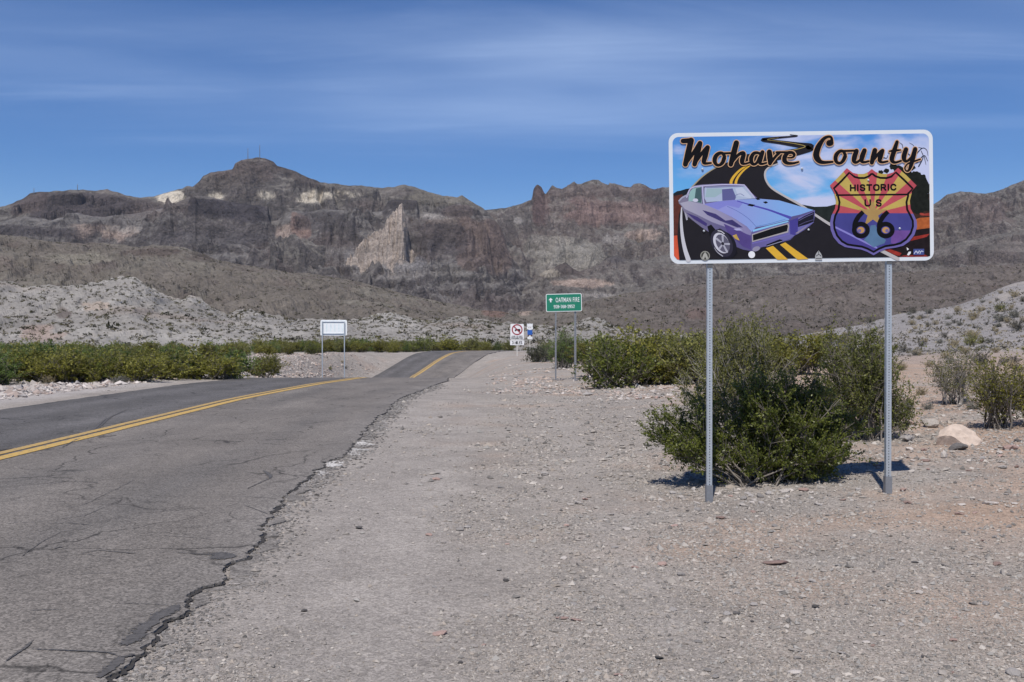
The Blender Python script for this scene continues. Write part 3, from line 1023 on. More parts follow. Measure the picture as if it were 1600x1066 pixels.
# ------------------------------------------------------------------ mountains and hills
def ridge(name, label, sky, D, Dbase, nrow, mat, colour, patches=(), seed=0, prof=1.3, amp=0.10, cliff=0.0, strata=0.0, extra=None, rough=9.0, jag=4.2, ncol=760, ulim=(-0.85, 0.85),
          nfreq=1.0, depth_back=0.25, crest=0.004, base_z=-6.0, flute=0.0):
    """a range of real hills: crest heights along its length at distance D, falling to the plain at Dbase"""
    sky = np.array(sky, float)
    us = (sky[:, 0] - 800) / FPX
    u = np.linspace(ulim[0], ulim[1], ncol)
    tf = np.linspace(0, 1, nrow) ** 1.15
    tb = -np.linspace(depth_back, 0, 14)[:-1]
    t = np.concatenate([tb, tf])
    U, T = np.meshgrid(u, t)
    d = D - T * (D - Dbase)
    X = U * d; Y = d
    s = D / 1000.0 * nfreq
    def blur(a, sig):
        r = int(3 * sig); k = np.exp(-0.5 * (np.arange(-r, r + 1) / sig) ** 2); k /= k.sum()
        return np.convolve(np.pad(a, r, mode='edge'), k, 'valid')
    cpx = ncol / (ulim[1] - ulim[0]) / FPX                      # columns to one unit of the profile
    h0 = EYE + (HZ - np.interp(u, us, sky[:, 1])) / FPX * D
    h1, h2 = blur(h0, 9 * cpx), blur(h0, 34 * cpx)
    q1, q2 = sstep(0.015, 0.10, T), sstep(0.06, 0.34, T)
    Hc = (h0[None] * (1 - q1) + h1[None] * q1) * (1 - q2) + h2[None] * q2
    Hc = Hc + D * crest * (0.6 * vnoise(X / (22 * s), Y * 0 + 3.1, seed + 3) + 0.4 * vnoise(X / (7 * s), Y * 0, seed + 4))
    tt = np.clip(T, 0, 1)
    wx = X + 40 * s * fbm(X / (130 * s), Y / (130 * s), 3, seed + 9)
    wy = Y + 40 * s * fbm(X / (130 * s) + 7, Y / (130 * s), 3, seed + 10)
    te = tt
    if flute:
        te = np.clip(tt + flute * (vnoise(wx / (14 * s), Y / (160 * s), seed + 11) + 0.6 * vnoise(wx / (6 * s), Y / (90 * s), seed + 12)) * sstep(0, 0.04, tt), 0, 1)
    g = (1 - te) ** prof
    if cliff:
        # cliff bands with talus below
        ph = 0.5 + 0.5 * fbm(X / (260 * s), Y / (500 * s), 3, seed + 6)
        c1 = 0.06 + 0.22 * ph
        g = (1 - cliff) * g + cliff * (1 - 0.62 * sstep(c1, c1 + 0.07, te) - 0.38 * te)
    H = base_z + (Hc - base_z) * g
    env = sstep(0.0, 0.12, tt) * sstep(1.0, 0.75, tt) + 0.06
    rg = ridged(wx / (150 * s), wy / (190 * s), 5, seed + 1, 0.55) - 0.55
    fb = fbm(wx / (46 * s), wy / (60 * s), 5, seed + 2, 0.6)
    ft = ridged(wx / (34 * s), wy / (120 * s), 4, seed + 5, 0.6) - 0.5
    H = H + (Hc - base_z) * amp * env * (1.5 * rg + 0.75 * fb + 0.55 * ft)
    H = H + rough * s * (fbm(wx / (16 * s), wy / (20 * s), 4, seed + 30, 0.65) + 0.8 * (ridged(wx / (26 * s), wy / (40 * s), 3, seed + 31) - 0.5)) * sstep(0.0, 0.06, tt)
    if strata:
        S = 0.015 * D * (1 + 0.5 * vnoise(X / (300 * s), Y / (700 * s), seed + 14))
        hh = H + 0.5 * S * fbm(X / (120 * s), Y / (160 * s), 4, seed + 15, 0.6)
        fr = hh / S - np.floor(hh / S)
        ter = S * (np.floor(hh / S) + 0.30 * fr + 0.70 * sstep(0.56, 0.80, fr)) - (hh - H)
        mk = sstep(-0.15, 0.35, fbm(X / (170 * s) + 5, Y / (300 * s), 4, seed + 16)) * sstep(0.75, 0.4, tt) * sstep(0.0, 0.05, tt)
        H = H + strata * mk * (ter - H)
    em = None
    if extra: H, em = extra(X, Y, U, H)
    cap = EYE + (h0[None] - EYE) * d / D - 1.5 * s * sstep(0, 0.02, tt)
    if extra is None: H = np.where(T > 0, np.minimum(H, cap + jag * s * (fbm(X / (9 * s), Y / (30 * s), 4, seed + 40, 0.7) - 0.2)), H)
    back = np.clip(-T / depth_back, 0, 1)
    H = H - (Hc - base_z) * 0.8 * back ** 1.2
    n, mcol = X.shape
    i = np.arange(n - 1)[:, None] * mcol + np.arange(mcol - 1)[None, :]
    q = np.stack([i, i + mcol, i + 1 + mcol, i + 1], -1).reshape(-1, 4)
    me = np_mesh(name, np.stack([X, Y, H], 2).reshape(-1, 3), q, smooth=False)
    # rock kinds: steepness from the mesh itself
    nr = np.zeros(n * mcol * 3, np.float32); me.vertices.foreach_get('normal', nr)
    nz = np.abs(nr.reshape(-1, 3)[:, 2])
    px = (800 + FPX * X / Y).ravel(); py = (HZ - FPX * (H - EYE) / Y).ravel()
    c = colour(px, py, nz, X.ravel(), Y.ravel(), H.ravel())
    wob = 1.0 * fbm(X / (60 * s), H / (30 * s), 5, seed + 20, 0.65).ravel()
    wob2 = fbm(X / (14 * s), H / (9 * s), 4, seed + 21, 0.7).ravel()
    for pt in patches:
        cx, cy, rx, ry, col, k = pt[:6]
        if len(pt) > 6:                                           # a crisp-edged outcrop
            r = ((px - cx) / rx) ** 4 + ((py - cy - pt[6] * (px - cx)) / ry) ** 4
            c = lerp3(c, col, k * sstep(1.2, 0.75, r + 0.9 * wob + 0.9 * wob2))
            continue
        r = ((px - cx) / rx) ** 2 + ((py - cy) / ry) ** 2
        c = lerp3(c, col, k * sstep(1.15, 0.6, r + 2.2 * wob + 0.8 * wob2))
    if em is not None:
        c = lerp3(c, (0.36, 0.305, 0.265), em.ravel() * (0.85 + 0.15 * wob))
    set_col(me, c)
    tag(link(name, me, mat), label, kind='structure')
    return X, Y, H


def rockcol(dark, talus, lo=0.55, hi=0.85, red=(0.15, 0.095, 0.085), seed=3, scale=300, redk=0.6):
    def f(px, py, nz, X, Y, H):
        st = sstep(lo, hi, nz + 0.12 * fbm(X / 90, H / 60, 3, seed + 5))
        c = np.tile(np.array(dark), (len(px), 1))
        c = lerp3(c, talus, st)
        rd = sstep(0.0, 0.45, fbm(X / scale, H / (scale * 0.35) + Y / 900, 4, seed))
        return lerp3(c, red, redk * rd)
    return f


CREAM, PINK, PALE, DARK = (0.47, 0.425, 0.355), (0.34, 0.265, 0.225), (0.27, 0.25, 0.235), (0.062, 0.055, 0.060)
# far right range
ridge('mountain', 'jagged far mountain range behind the big sign with a rock pinnacle at its left',
      [(300, 420), (600, 380), (700, 345), (750, 330), (790, 326), (812, 318), (822, 314), (831, 311), (833, 296), (836, 290), (840, 287), (846, 291), (849, 298), (852, 303),
       (856, 298), (863, 288), (870, 292), (878, 295), (884, 292), (888, 289), (893, 286), (897, 283), (902, 287), (908, 286), (918, 282), (927, 280), (935, 281), (940, 284),
       (949, 287), (960, 285), (966, 287), (975, 290), (985, 291), (990, 286), (999, 285), (1008, 288), (1015, 293), (1022, 295), (1035, 292), (1044, 293),
       (1100, 285), (1160, 296), (1220, 280), (1290, 290), (1350, 300), (1400, 312), (1440, 322), (1458, 319), (1468, 312), (1480, 303), (1500, 300), (1520, 303), (1540, 303), (1560, 299), (1572, 293), (1585, 287), (1600, 280),
       (1660, 262), (1750, 275), (1900, 300), (2100, 330)],
      3200, 1900, 300, M_rock, rockcol((0.112, 0.096, 0.090), (0.155, 0.143, 0.131), 0.5, 0.82, (0.136, 0.107, 0.098), 3, 300, 0.45),
      [(845, 325, 14, 34, (0.13, 0.092, 0.086), 0.8), (960, 375, 26, 10, PALE, 0.8), (1000, 368, 30, 10, PINK, 0.7), (900, 405, 60, 26, (0.215, 0.20, 0.18), 0.7), (820, 342, 40, 12, (0.10, 0.09, 0.085), 0.7),
       (960, 330, 80, 25, (0.175, 0.115, 0.105), 0.6), (810, 345, 8, 5, PALE, 0.8), (1540, 330, 50, 20, (0.12, 0.09, 0.085), 0.6),
       (842, 318, 10, 34, (0.085, 0.060, 0.058), 0.9, 0.0), (880, 392, 60, 22, (0.235, 0.222, 0.198), 0.6, 0.1), (940, 300, 90, 10, (0.115, 0.088, 0.082), 0.6, 0.0), (1020, 300, 18, 9, (0.085, 0.064, 0.062), 0.8, 0.0)],
      seed=100, jag=9.0, prof=1.1, amp=0.17, strata=0.65, ncol=1100, ulim=(-0.4, 0.9), flute=0.012, crest=0.0012)
# left range with the antenna peak
ridge('mountain', 'high brown mountain on the left with radio masts on its peak',
      [(-700, 360), (-400, 300), (-200, 335), (-60, 330), (0, 323), (20, 319), (35, 312), (48, 304), (60, 302), (78, 302), (84, 300), (98, 300), (112, 297), (130, 297), (146, 299), (156, 298), (168, 296), (182, 299), (200, 305), (220, 308),
       (240, 305), (262, 300), (285, 295), (292, 291), (302, 291), (312, 283), (318, 274), (330, 269), (345, 267), (364, 264), (368, 255), (378, 249), (390, 248), (403, 247), (415, 248), (428, 254), (434, 261), (446, 264),
       (462, 269), (480, 279), (500, 285), (525, 289), (560, 290), (598, 292), (618, 290), (634, 287), (646, 290), (668, 297), (692, 304), (715, 307), (722, 304), (728, 308), (740, 315), (755, 324), (775, 345), (800, 380), (830, 420), (870, 450), (1000, 490)],
      2700, 1650, 300, M_rock, rockcol((0.090, 0.081, 0.079), (0.140, 0.130, 0.120), 0.48, 0.80, (0.125, 0.094, 0.086), 5, 300, 0.4),
      [(275, 310, 26, 11, CREAM, 0.95), (335, 308, 16, 6, CREAM, 0.8), (500, 308, 36, 11, CREAM, 0.9), (550, 303, 22, 6, CREAM, 0.85), (415, 305, 16, 6, CREAM, 0.7),
       (60, 320, 14, 14, PINK, 0.5), (395, 270, 60, 14, (0.105, 0.085, 0.08), 0.7), (130, 325, 110, 16, (0.085, 0.070, 0.070), 0.8), (690, 310, 60, 14, (0.15, 0.135, 0.11), 0.5),
       (125, 324, 82, 22, (0.066, 0.057, 0.060), 0.85, 0.02), (45, 318, 30, 16, (0.085, 0.068, 0.066), 0.8, -0.3), (400, 262, 42, 10, (0.085, 0.070, 0.066), 0.8, 0.0), (470, 278, 30, 8, (0.075, 0.062, 0.060), 0.8, 0.45), (350, 285, 60, 10, (0.10, 0.086, 0.080), 0.7, -0.1)],
      seed=200, prof=1.2, amp=0.17, cliff=0.10, strata=0.65, ncol=1000, ulim=(-0.8, 0.3), flute=0.012, crest=0.0014)
# the pale pinkish rock fin stands on the slope of the nearer cliffs
FIN = np.array([(540, 408), (552, 396), (558, 388), (566, 377), (577, 367), (590, 360), (601, 355), (605, 343), (612, 335), (619, 328), (625, 321), (629, 319), (632, 328), (635, 350), (639, 372), (643, 388), (650, 402), (660, 416)], float)


def fin(X, Y, U, H):
    top = EYE + (HZ - np.interp(U, (FIN[:, 0] - 800) / FPX, FIN[:, 1], left=520, right=520)) / FPX * 2090
    top = top + 20 * ridged(X / 9, Y / 70, 3, 440) - 14 + 7 * fbm(X / 6, Y / 18, 3, 441)
    dy = Y - 2090 + 8 * fbm(X / 25, Y / 25, 3, 442)
    f = top - np.where(dy < 0, 1.05 * np.maximum(-dy - 8, 0) ** 1.08, 2.5 * np.maximum(dy - 8, 0))
    em = sstep(-2, 6, f - H) * ((U > -0.18) & (U < -0.09))
    return np.where((U > -0.18) & (U < -0.09), np.maximum(H, f), H), em


# nearer cliffs and the butte at the pass
ridge('mountain', 'dark cliffs and blunt butte standing left of the pass in the mountains',
      [(-600, 380), (-300, 360), (-100, 352), (0, 346), (40, 338), (80, 344), (120, 334), (160, 340), (200, 336), (240, 330), (270, 322), (296, 309), (310, 306), (330, 308), (360, 315), (395, 320), (419, 323), (424, 346), (434, 344), (446, 333), (460, 329), (480, 333),
       (510, 327), (540, 330), (570, 334), (598, 330), (607, 314), (630, 312), (652, 313), (655, 330), (672, 332), (690, 328), (702, 322), (716, 320), (732, 321), (742, 330), (748, 337), (764, 338), (774, 345), (782, 356), (789, 374), (795, 396),
       (803, 414), (818, 428), (835, 440), (860, 455), (920, 475), (1000, 495)],
      2300, 1500, 300, M_rock, rockcol((0.082, 0.073, 0.073), (0.140, 0.131, 0.126), 0.42, 0.78, (0.115, 0.088, 0.082), 7, 300, 0.4),
      [(700, 360, 40, 22, (0.155, 0.125, 0.110), 0.7), (770, 375, 22, 36, (0.150, 0.120, 0.107), 0.7), (360, 326, 60, 12, DARK, 0.85), (160, 362, 60, 14, PINK, 0.6), (190, 358, 40, 7, PALE, 0.6), (455, 362, 24, 12, PINK, 0.6),
       (660, 400, 60, 16, (0.088, 0.072, 0.070), 0.7), (680, 338, 30, 5, PALE, 0.7), (610, 420, 60, 16, (0.20, 0.185, 0.175), 0.6), (510, 395, 80, 12, (0.16, 0.15, 0.145), 0.6), (735, 425, 60, 10, (0.19, 0.175, 0.16), 0.5),
       (360, 330, 62, 15, (0.050, 0.045, 0.050), 0.95, 0.13), (630, 320, 26, 9, (0.055, 0.048, 0.050), 0.9, 0.0), (755, 385, 44, 42, (0.118, 0.090, 0.082), 0.8, 0.15), (715, 330, 26, 10, (0.085, 0.068, 0.066), 0.85, 0.0), (690, 375, 40, 26, (0.070, 0.060, 0.062), 0.75, 0.0),
       (600, 408, 70, 14, (0.185, 0.175, 0.175), 0.7, 0.1), (470, 352, 16, 18, (0.17, 0.115, 0.10), 0.75, 0.3), (500, 345, 40, 14, (0.070, 0.062, 0.064), 0.7, 0.0), (60, 362, 70, 8, (0.062, 0.055, 0.058), 0.8, 0.05), (330, 372, 90, 9, (0.075, 0.068, 0.072), 0.7, 0.03)],
      seed=300, prof=1.3, amp=0.15, cliff=0.25, strata=0.65, extra=fin, ncol=1000, ulim=(-0.8, 0.2), flute=0.014, crest=0.0014)
# lower right ridges
ridge('mountain', 'low grey ridges below the far range, right of the pass',
      [(600, 480), (760, 462), (820, 446), (836, 436), (850, 424), (864, 421), (872, 414), (884, 409), (893, 418), (905, 425), (922, 418), (938, 412), (950, 402), (964, 398), (975, 404), (1000, 408), (1040, 398),
       (1100, 402), (1200, 396), (1300, 402), (1400, 396), (1458, 392), (1500, 378), (1560, 366), (1600, 362), (1700, 350), (2000, 380)],
      2250, 1400, 240, M_rock, rockcol((0.092, 0.080, 0.077), (0.148, 0.136, 0.126), 0.45, 0.80, (0.120, 0.096, 0.090), 11, 300, 0.4),
      [(880, 422, 34, 11, (0.080, 0.065, 0.062), 0.8), (905, 443, 46, 7, PINK, 0.8), (860, 428, 18, 6, CREAM, 0.5), (965, 405, 16, 6, DARK, 0.6), (930, 462, 50, 4, PALE, 0.8), (1500, 400, 80, 14, (0.13, 0.11, 0.105), 0.6)],
      seed=500, prof=1.3, amp=0.15, cliff=0.1, strata=0.65, ncol=900, ulim=(-0.25, 0.9), flute=0.01, crest=0.0014)
# brown foothills


def footcol(px, py, nz, X, Y, H):
    c = np.tile(np.array((0.132, 0.117, 0.102)), (len(px), 1))
    k = sstep(-0.1, 0.5, fbm(X / 140, Y / 140, 4, 15))
    c = lerp3(c, (0.150, 0.138, 0.118), k)
    c = lerp3(c, (0.112, 0.095, 0.089), sstep(850, 1100, px) * 0.7)
    k2 = sstep(0.1, 0.5, fbm(X / 60 + 9, Y / 60, 4, 16))
    return lerp3(c, (0.100, 0.079, 0.072), 0.6 * k2)


FOOT = ridge('foothills', 'brown scrubby foothills below the mountains',
             [(-700, 380), (-300, 362), (0, 366), (40, 370), (70, 377), (120, 380), (160, 379), (210, 386), (240, 384), (285, 386), (320, 397), (345, 408), (400, 417), (450, 424), (500, 430), (560, 440), (620, 456), (680, 470), (740, 482), (800, 490), (850, 484),
              (900, 474), (960, 462), (1040, 450), (1120, 438), (1200, 432), (1300, 428), (1400, 426), (1500, 418), (1600, 412), (1800, 400), (2100, 400)],
             1150, 420, 260, M_foot, footcol,
             [(235, 395, 40, 7, (0.085, 0.068, 0.062), 0.8), (310, 402, 26, 6, (0.085, 0.070, 0.065), 0.7), (165, 412, 20, 8, (0.10, 0.085, 0.08), 0.7), (775, 487, 20, 8, (0.16, 0.105, 0.09), 0.8), (820, 486, 16, 6, PINK, 0.6),
              (1090, 492, 24, 12, (0.145, 0.10, 0.09), 0.6), (1160, 470, 30, 10, (0.17, 0.15, 0.135), 0.5), (120, 405, 50, 8, (0.215, 0.20, 0.165), 0.6), (1030, 436, 30, 6, PALE, 0.4)],
             seed=600, prof=1.1, amp=0.11, rough=6.0, ncol=800, ulim=(-0.85, 0.9), nfreq=1.0, crest=0.002)


def whitecol(px, py, nz, X, Y, H):
    c = np.tile(np.array((0.235, 0.222, 0.207)), (len(px), 1))
    k = sstep(-0.1, 0.45, fbm(X / 26, H / 9 + Y / 60, 4, 25))
    c = lerp3(c, (0.30, 0.286, 0.268), k)
    k2 = sstep(0.15, 0.5, fbm(X / 40 + 4, H / 12 + Y / 50, 4, 26))
    return lerp3(c, (0.235, 0.195, 0.168), 0.55 * k2)


WHITE = ridge('pale_hills', 'low pale rocky hills dotted with scrub behind the roadside bushes',
              [(-700, 440), (-300, 430), (-80, 436), (0, 438), (22, 442), (45, 446), (110, 447), (140, 443), (160, 437), (185, 433), (203, 432), (214, 435), (232, 447), (250, 457), (274, 467), (286, 466), (296, 461), (304, 463), (318, 472), (340, 484), (356, 491), (362, 486),
               (376, 482), (392, 483), (410, 489), (430, 494), (460, 498), (500, 500), (540, 499), (575, 496), (596, 488), (608, 486), (622, 491), (640, 497), (665, 500), (690, 498), (712, 494), (730, 497), (770, 503), (800, 505), (840, 508), (880, 510), (905, 503), (918, 497), (930, 495), (944, 499),
               (956, 508), (985, 514), (1020, 519), (1060, 522), (1120, 524), (1250, 524), (1500, 524), (2000, 520)],
              330, 175, 200, M_white, whitecol,
              [(62, 520, 34, 12, (0.31, 0.235, 0.20), 0.7), (820, 495, 30, 9, PALE, 0.4), (100, 488, 10, 8, (0.12, 0.10, 0.09), 0.8), (150, 478, 22, 8, (0.33, 0.26, 0.21), 0.6)],
              seed=700, prof=1.0, amp=0.10, ncol=800, ulim=(-0.85, 0.8), nfreq=0.9, crest=0.005, base_z=-3.5, rough=2.2)


# ------------------------------------------------------------------ scrub on the far slopes
def far_scrub(name, label, grid, n, size, pal, seed, sel=None, k=14):
    rs = np.random.default_rng(seed)
    X, Y, H = grid
    r0, c0 = X.shape
    ii = rs.integers(14, r0 - 2, n); jj = rs.integers(0, c0 - 2, n)
    a = rs.random(n); b = rs.random(n)

    def bl(G): return (G[ii, jj] * (1 - a) * (1 - b) + G[ii, jj + 1] * a * (1 - b) + G[ii + 1, jj] * (1 - a) * b + G[ii + 1, jj + 1] * a * b)
    x, y, z = bl(X), bl(Y), bl(H)
    keep = np.abs(x / y) < 0.62
    if sel is not None: keep &= sel(rs, x, y, z)
    x, y, z = x[keep], y[keep], z[keep]
    n = len(x)
    s = size(rs, n)
    # a shrub is k small leafy flakes through a low dome
    d = rs.normal(size=(n, k, 3)); d /= np.linalg.norm(d, axis=2)[:, :, None]
    d *= rs.random((n, k, 1)) ** 0.4
    d[:, :, 2] = np.abs(d[:, :, 2]) * 0.8
    cen = np.stack([x, y, z], 1)[:, None, :] + d * s[:, None, None]
    t1 = rs.normal(size=(n, k, 3)); t1 /= np.linalg.norm(t1, axis=2)[:, :, None]
    t2 = np.cross(t1, rs.normal(size=(n, k, 3))); t2 /= np.linalg.norm(t2, axis=2)[:, :, None]
    f = (s[:, None, None] * rs.uniform(0.25, 0.5, (n, k, 1)))
    V = np.stack([cen + t1 * f, cen + t2 * f * 0.8, cen - t1 * f], 2).reshape(-1, 3)
    T = np.arange(len(V)).reshape(-1, 3)
    me = np_mesh(name, V, None, T)
    pal = np.array(pal)
    c = pal[rs.integers(0, len(pal), n)] * rs.uniform(0.7, 1.3, (n, 1))
    c = np.repeat(c, k * 3, 0)
    set_col(me, c)
    m, nt, bs, L = new_mat(name + '_leaf')
    at = node(nt, 'ShaderNodeAttribute', attribute_name='Col')
    L(at.outputs['Color'], bs.inputs['Base Color'])
    bs.inputs['Roughness'].default_value = 0.9
    bs.inputs['Specular IOR Level'].default_value = 0.1
    tag(link(name, me, m), label, kind='stuff')


far_scrub('hill_scrub', 'scrub dotted over the pale rocky hills', WHITE, 15000, lambda rs, n: np.clip(rs.lognormal(math.log(0.42), 0.45, n), 0.25, 1.7),
          [(0.070, 0.068, 0.042), (0.10, 0.092, 0.055), (0.050, 0.050, 0.036), (0.14, 0.125, 0.085)], 61)
far_scrub('foothill_scrub', 'dark scrub dotted over the brown foothills', FOOT, 20000, lambda rs, n: np.clip(rs.lognormal(math.log(1.2), 0.4, n), 0.5, 3.2),
          [(0.060, 0.056, 0.038), (0.085, 0.078, 0.048), (0.045, 0.042, 0.034)], 62, k=8)


_d = np.geomspace(44, 111, 90); _u = np.linspace(0.22, 0.60, 160)
_U, _D = np.meshgrid(_u, _d)
SLOPE = (_U * _D, _D, ground_z(_U * _D, _D))
far_scrub('hillside_scrub', 'tiny dry plants scattered over the pale hillside at the right', SLOPE, 2600, lambda rs, n: np.clip(rs.lognormal(math.log(0.13), 0.5, n), 0.05, 0.38),
          [(0.11, 0.10, 0.075), (0.20, 0.175, 0.125), (0.075, 0.07, 0.055), (0.26, 0.225, 0.155), (0.15, 0.145, 0.12)], 63, k=9)


# ------------------------------------------------------------------ bushes
def tubes(paths, radii, sides=4):
    """paths: list of (n,3); radii: list of (r0,r1)"""
    V = []; Q = []; off = 0
    ang = np.arange(sides) * 2 * np.pi / sides
    for P, (r0, r1) in zip(paths, radii):
        n = len(P)
        t = np.gradient(P, axis=0); t /= np.linalg.norm(t, axis=1)[:, None] + 1e-9
        ref = np.where(np.abs(t[:, 2:3]) > 0.9, np.array([[1.0, 0, 0]]), np.array([[0, 0, 1.0]]))
        a = np.cross(t, ref); a /= np.linalg.norm(a, axis=1)[:, None] + 1e-9
        b = np.cross(t, a)
        r = np.linspace(r0, r1, n)[:, None, None]
        ring = P[:, None, :] + r * (a[:, None, :] * np.cos(ang)[None, :, None] + b[:, None, :] * np.sin(ang)[None, :, None])
        V.append(ring.reshape(-1, 3))
        i = off + np.arange(n - 1)[:, None] * sides + np.arange(sides)[None]
        j = off + np.arange(n - 1)[:, None] * sides + (np.arange(sides)[None] + 1) % sides
        Q.append(np.stack([i, j, j + sides, i + sides], -1).reshape(-1, 4))
        off += n * sides
    return np.concatenate(V), np.concatenate(Q)


def bezier(p0, p1, p2, n):
    t = np.linspace(0, 1, n)[:, None]
    return (1 - t) ** 2 * p0 + 2 * t * (1 - t) * p1 + t * t * p2


def shrub_meshes(seed, lobes, stems, subs, leaves, leaf, base_r=0.12, spread=0.16, stem_r=0.012, lean=0.5, bare=0.35, tube_sides=4, twig_r=None):
    """lobes: (centre, radii, weight) ellipsoids the twig tips fill. returns stem mesh and foliage mesh"""
    rs = np.random.default_rng(seed)
    w = np.array([l[2] for l in lobes], float); w /= w.sum()
    paths, radii, LP, LD, LT = [], [], [], [], []
    for k in range(stems):
        c, r, _ = lobes[rs.choice(len(lobes), p=w)]
        d = rs.normal(size=3); d /= np.linalg.norm(d)
        tip = np.array(c) + np.array(r) * d * rs.uniform(0.45, 0.95)
        tip[2] = max(tip[2], 0.06)
        b = np.array([rs.normal(0, base_r), rs.normal(0, base_r), -0.02]) + np.array([c[0] * 0.25, c[1] * 0.25, 0])
        mid = b + (tip - b) * 0.5 + np.array([0, 0, 1]) * np.linalg.norm(tip - b) * 0.12 * lean + rs.normal(0, 0.06, 3) * np.linalg.norm(tip - b)
        P = bezier(b, mid, tip, 8) + np.r_[np.zeros((1, 3)), rs.normal(0, 0.012, (7, 3))]
        paths.append(P); radii.append((stem_r * rs.uniform(0.7, 1.3), stem_r * 0.35))
        for q in range(subs):
            t = rs.uniform(bare, 1.0)
            s0 = P[min(7, int(t * 7))]
            sc = spread * (1.25 - 0.5 * t)
            tip2 = s0 + (tip - b) / np.linalg.norm(tip - b) * rs.uniform(0.2, 1.0) * sc + rs.normal(0, 0.62, 3) * sc + np.array([0, 0, 0.3 * sc])
            tip2[2] = max(tip2[2], 0.04)
            P2 = bezier(s0, (s0 + tip2) / 2 + rs.normal(0, 0.15, 3) * sc, tip2, 4)
            paths.append(P2); radii.append((twig_r or stem_r * 0.32, (twig_r or stem_r * 0.32) * 0.45))
            m = max(1, int(leaves * rs.uniform(0.3, 1.7)))
            tt = rs.uniform(0.25, 1.05, m) ** 0.7
            lp = s0 + (tip2 - s0) * tt[:, None] + rs.normal(0, 0.11 * sc, (m, 3))
            LP.append(lp); LT.append(np.full(m, rs.random()) * 0.45 + 0.55 * rs.random(m))
            LD.append(np.tile(tip2 - s0, (m, 1)))
    V, Q = tubes(paths, radii, tube_sides)
    stem = np_mesh('stems', V, Q, smooth=True)
    LP = np.concatenate(LP); LT = np.concatenate(LT); LD = np.concatenate(LD)
    LD /= np.linalg.norm(LD, axis=1)[:, None] + 1e-9
    n = len(LP)
    a = LD * 0.6 + rs.normal(0, 0.6, (n, 3)); a /= np.linalg.norm(a, axis=1)[:, None]
    b = np.cross(a, rs.normal(size=(n, 3))); b /= np.linalg.norm(b, axis=1)[:, None]
    sz = rs.uniform(0.6, 1.35, (n, 1))
    l, wd = leaf
    LP[:, 2] = np.maximum(LP[:, 2], 0.02)
    V = np.stack([LP - a * l * sz * 0.5, LP + b * wd * sz * 0.5, LP + a * l * sz * 0.5, LP - b * wd * sz * 0.5], 1).reshape(-1, 3)
    fol = np_mesh('foliage', V, np.arange(n * 4).reshape(-1, 4))
    set_float(fol, np.repeat(np.clip(LT, 0, 1), 4), 'tint')
    return stem, fol


def make_shrub(name, loc, label, cat, meshes, mats, group=None, rz=0.0, sc=(1, 1, 1)):
    o = thing(name, loc, label, cat, group, rz)
    o.scale = sc
    if not meshes[0].materials: meshes[0].materials.append(mats[0])
    if not meshes[1].materials: meshes[1].materials.append(mats[1])
    for nm, me in (('stems', meshes[0]), ('foliage', meshes[1])):
        c = bpy.data.objects.new(nm, me); COL.objects.link(c); c.parent = o
    return o


def ground_at(x, y):
    return (x, y, float(ground_z(x, y)) - 0.01)


# the big creosote under the sign
m = shrub_meshes(901, [((0.10, 0.0, 0.76), (0.80, 0.55, 0.47), 6.5), ((0.92, 0.0, 0.48), (0.42, 0.45, 0.38), 3.6), ((-1.0, -0.05, 0.56), (0.38, 0.36, 0.26), 2.6), ((-0.70, -0.05, 0.28), (0.40, 0.36, 0.22), 2.0),
                       ((0.15, -0.1, 0.98), (0.70, 0.40, 0.24), 3.5), ((0.30, -0.1, 0.26), (0.95, 0.5, 0.22), 3.4), ((-0.55, 0.2, 0.9), (0.22, 0.2, 0.16), 0.6)], 125, 17, 30, (0.030, 0.0155), base_r=0.20, spread=0.18, stem_r=0.010, bare=0.52)
make_shrub('creosote_bush', ground_at(2.64, 10.0), 'big dark green creosote bush behind the posts of the large sign', 'bush', m, (M_twig, M_leaf_dark))
m = shrub_meshes(902, [((0, 0, 1.05), (0.95, 0.8, 0.72), 5), ((0.0, 0, 1.45), (0.45, 0.5, 0.38), 1.5), ((-0.7, 0, 0.8), (0.5, 0.5, 0.5), 1.5)], 85, 15, 22, (0.034, 0.017), base_r=0.22, spread=0.25, stem_r=0.011, bare=0.48)
make_shrub('creosote_bush', ground_at(3.45, 14.2), 'tall olive green bush behind the big bush, between the sign posts', 'bush', m, (M_twig_grey, M_leaf_olive))
m = shrub_meshes(903, [((0, 0, 0.95), (0.78, 0.7, 0.60), 5), ((-0.1, 0, 1.25), (0.55, 0.5, 0.34), 2), ((0.45, 0, 0.45), (0.4, 0.4, 0.35), 1.2), ((-0.6, 0, 0.6), (0.4, 0.5, 0.4), 1.2)], 80, 15, 24, (0.032, 0.017), base_r=0.18, spread=0.23, stem_r=0.011, bare=0.48)
make_shrub('creosote_bush', ground_at(4.72, 13.0), 'tall rounded green bush right behind the right sign post', 'bush', m, (M_twig, leaf_mat('creosote_leaf_mid', (0.058, 0.074, 0.019), (0.245, 0.255, 0.064), 0.38)))
m = shrub_meshes(904, [((0, 0, 0.65), (0.62, 0.5, 0.48), 4)], 38, 10, 9, (0.034, 0.015), base_r=0.10, spread=0.24, stem_r=0.010, bare=0.45)
x, y, z = gp(1490, 632)
make_shrub('creosote_bush', (x, y, z - 0.02), 'thin greyish bush with bare stems right of the right sign post', 'bush', m, (M_twig_grey, M_leaf_olive))
m = shrub_meshes(905, [((0, 0, 0.66), (0.52, 0.5, 0.44), 4)], 40, 10, 14, (0.034, 0.016), base_r=0.10, spread=0.22, stem_r=0.010, bare=0.45)
x, y, z = gp(1558, 670)
make_shrub('creosote_bush', (x, y, z - 0.02), 'yellow green bush with dark stems behind the tan boulder', 'bush', m, (M_twig, M_leaf_yellow))
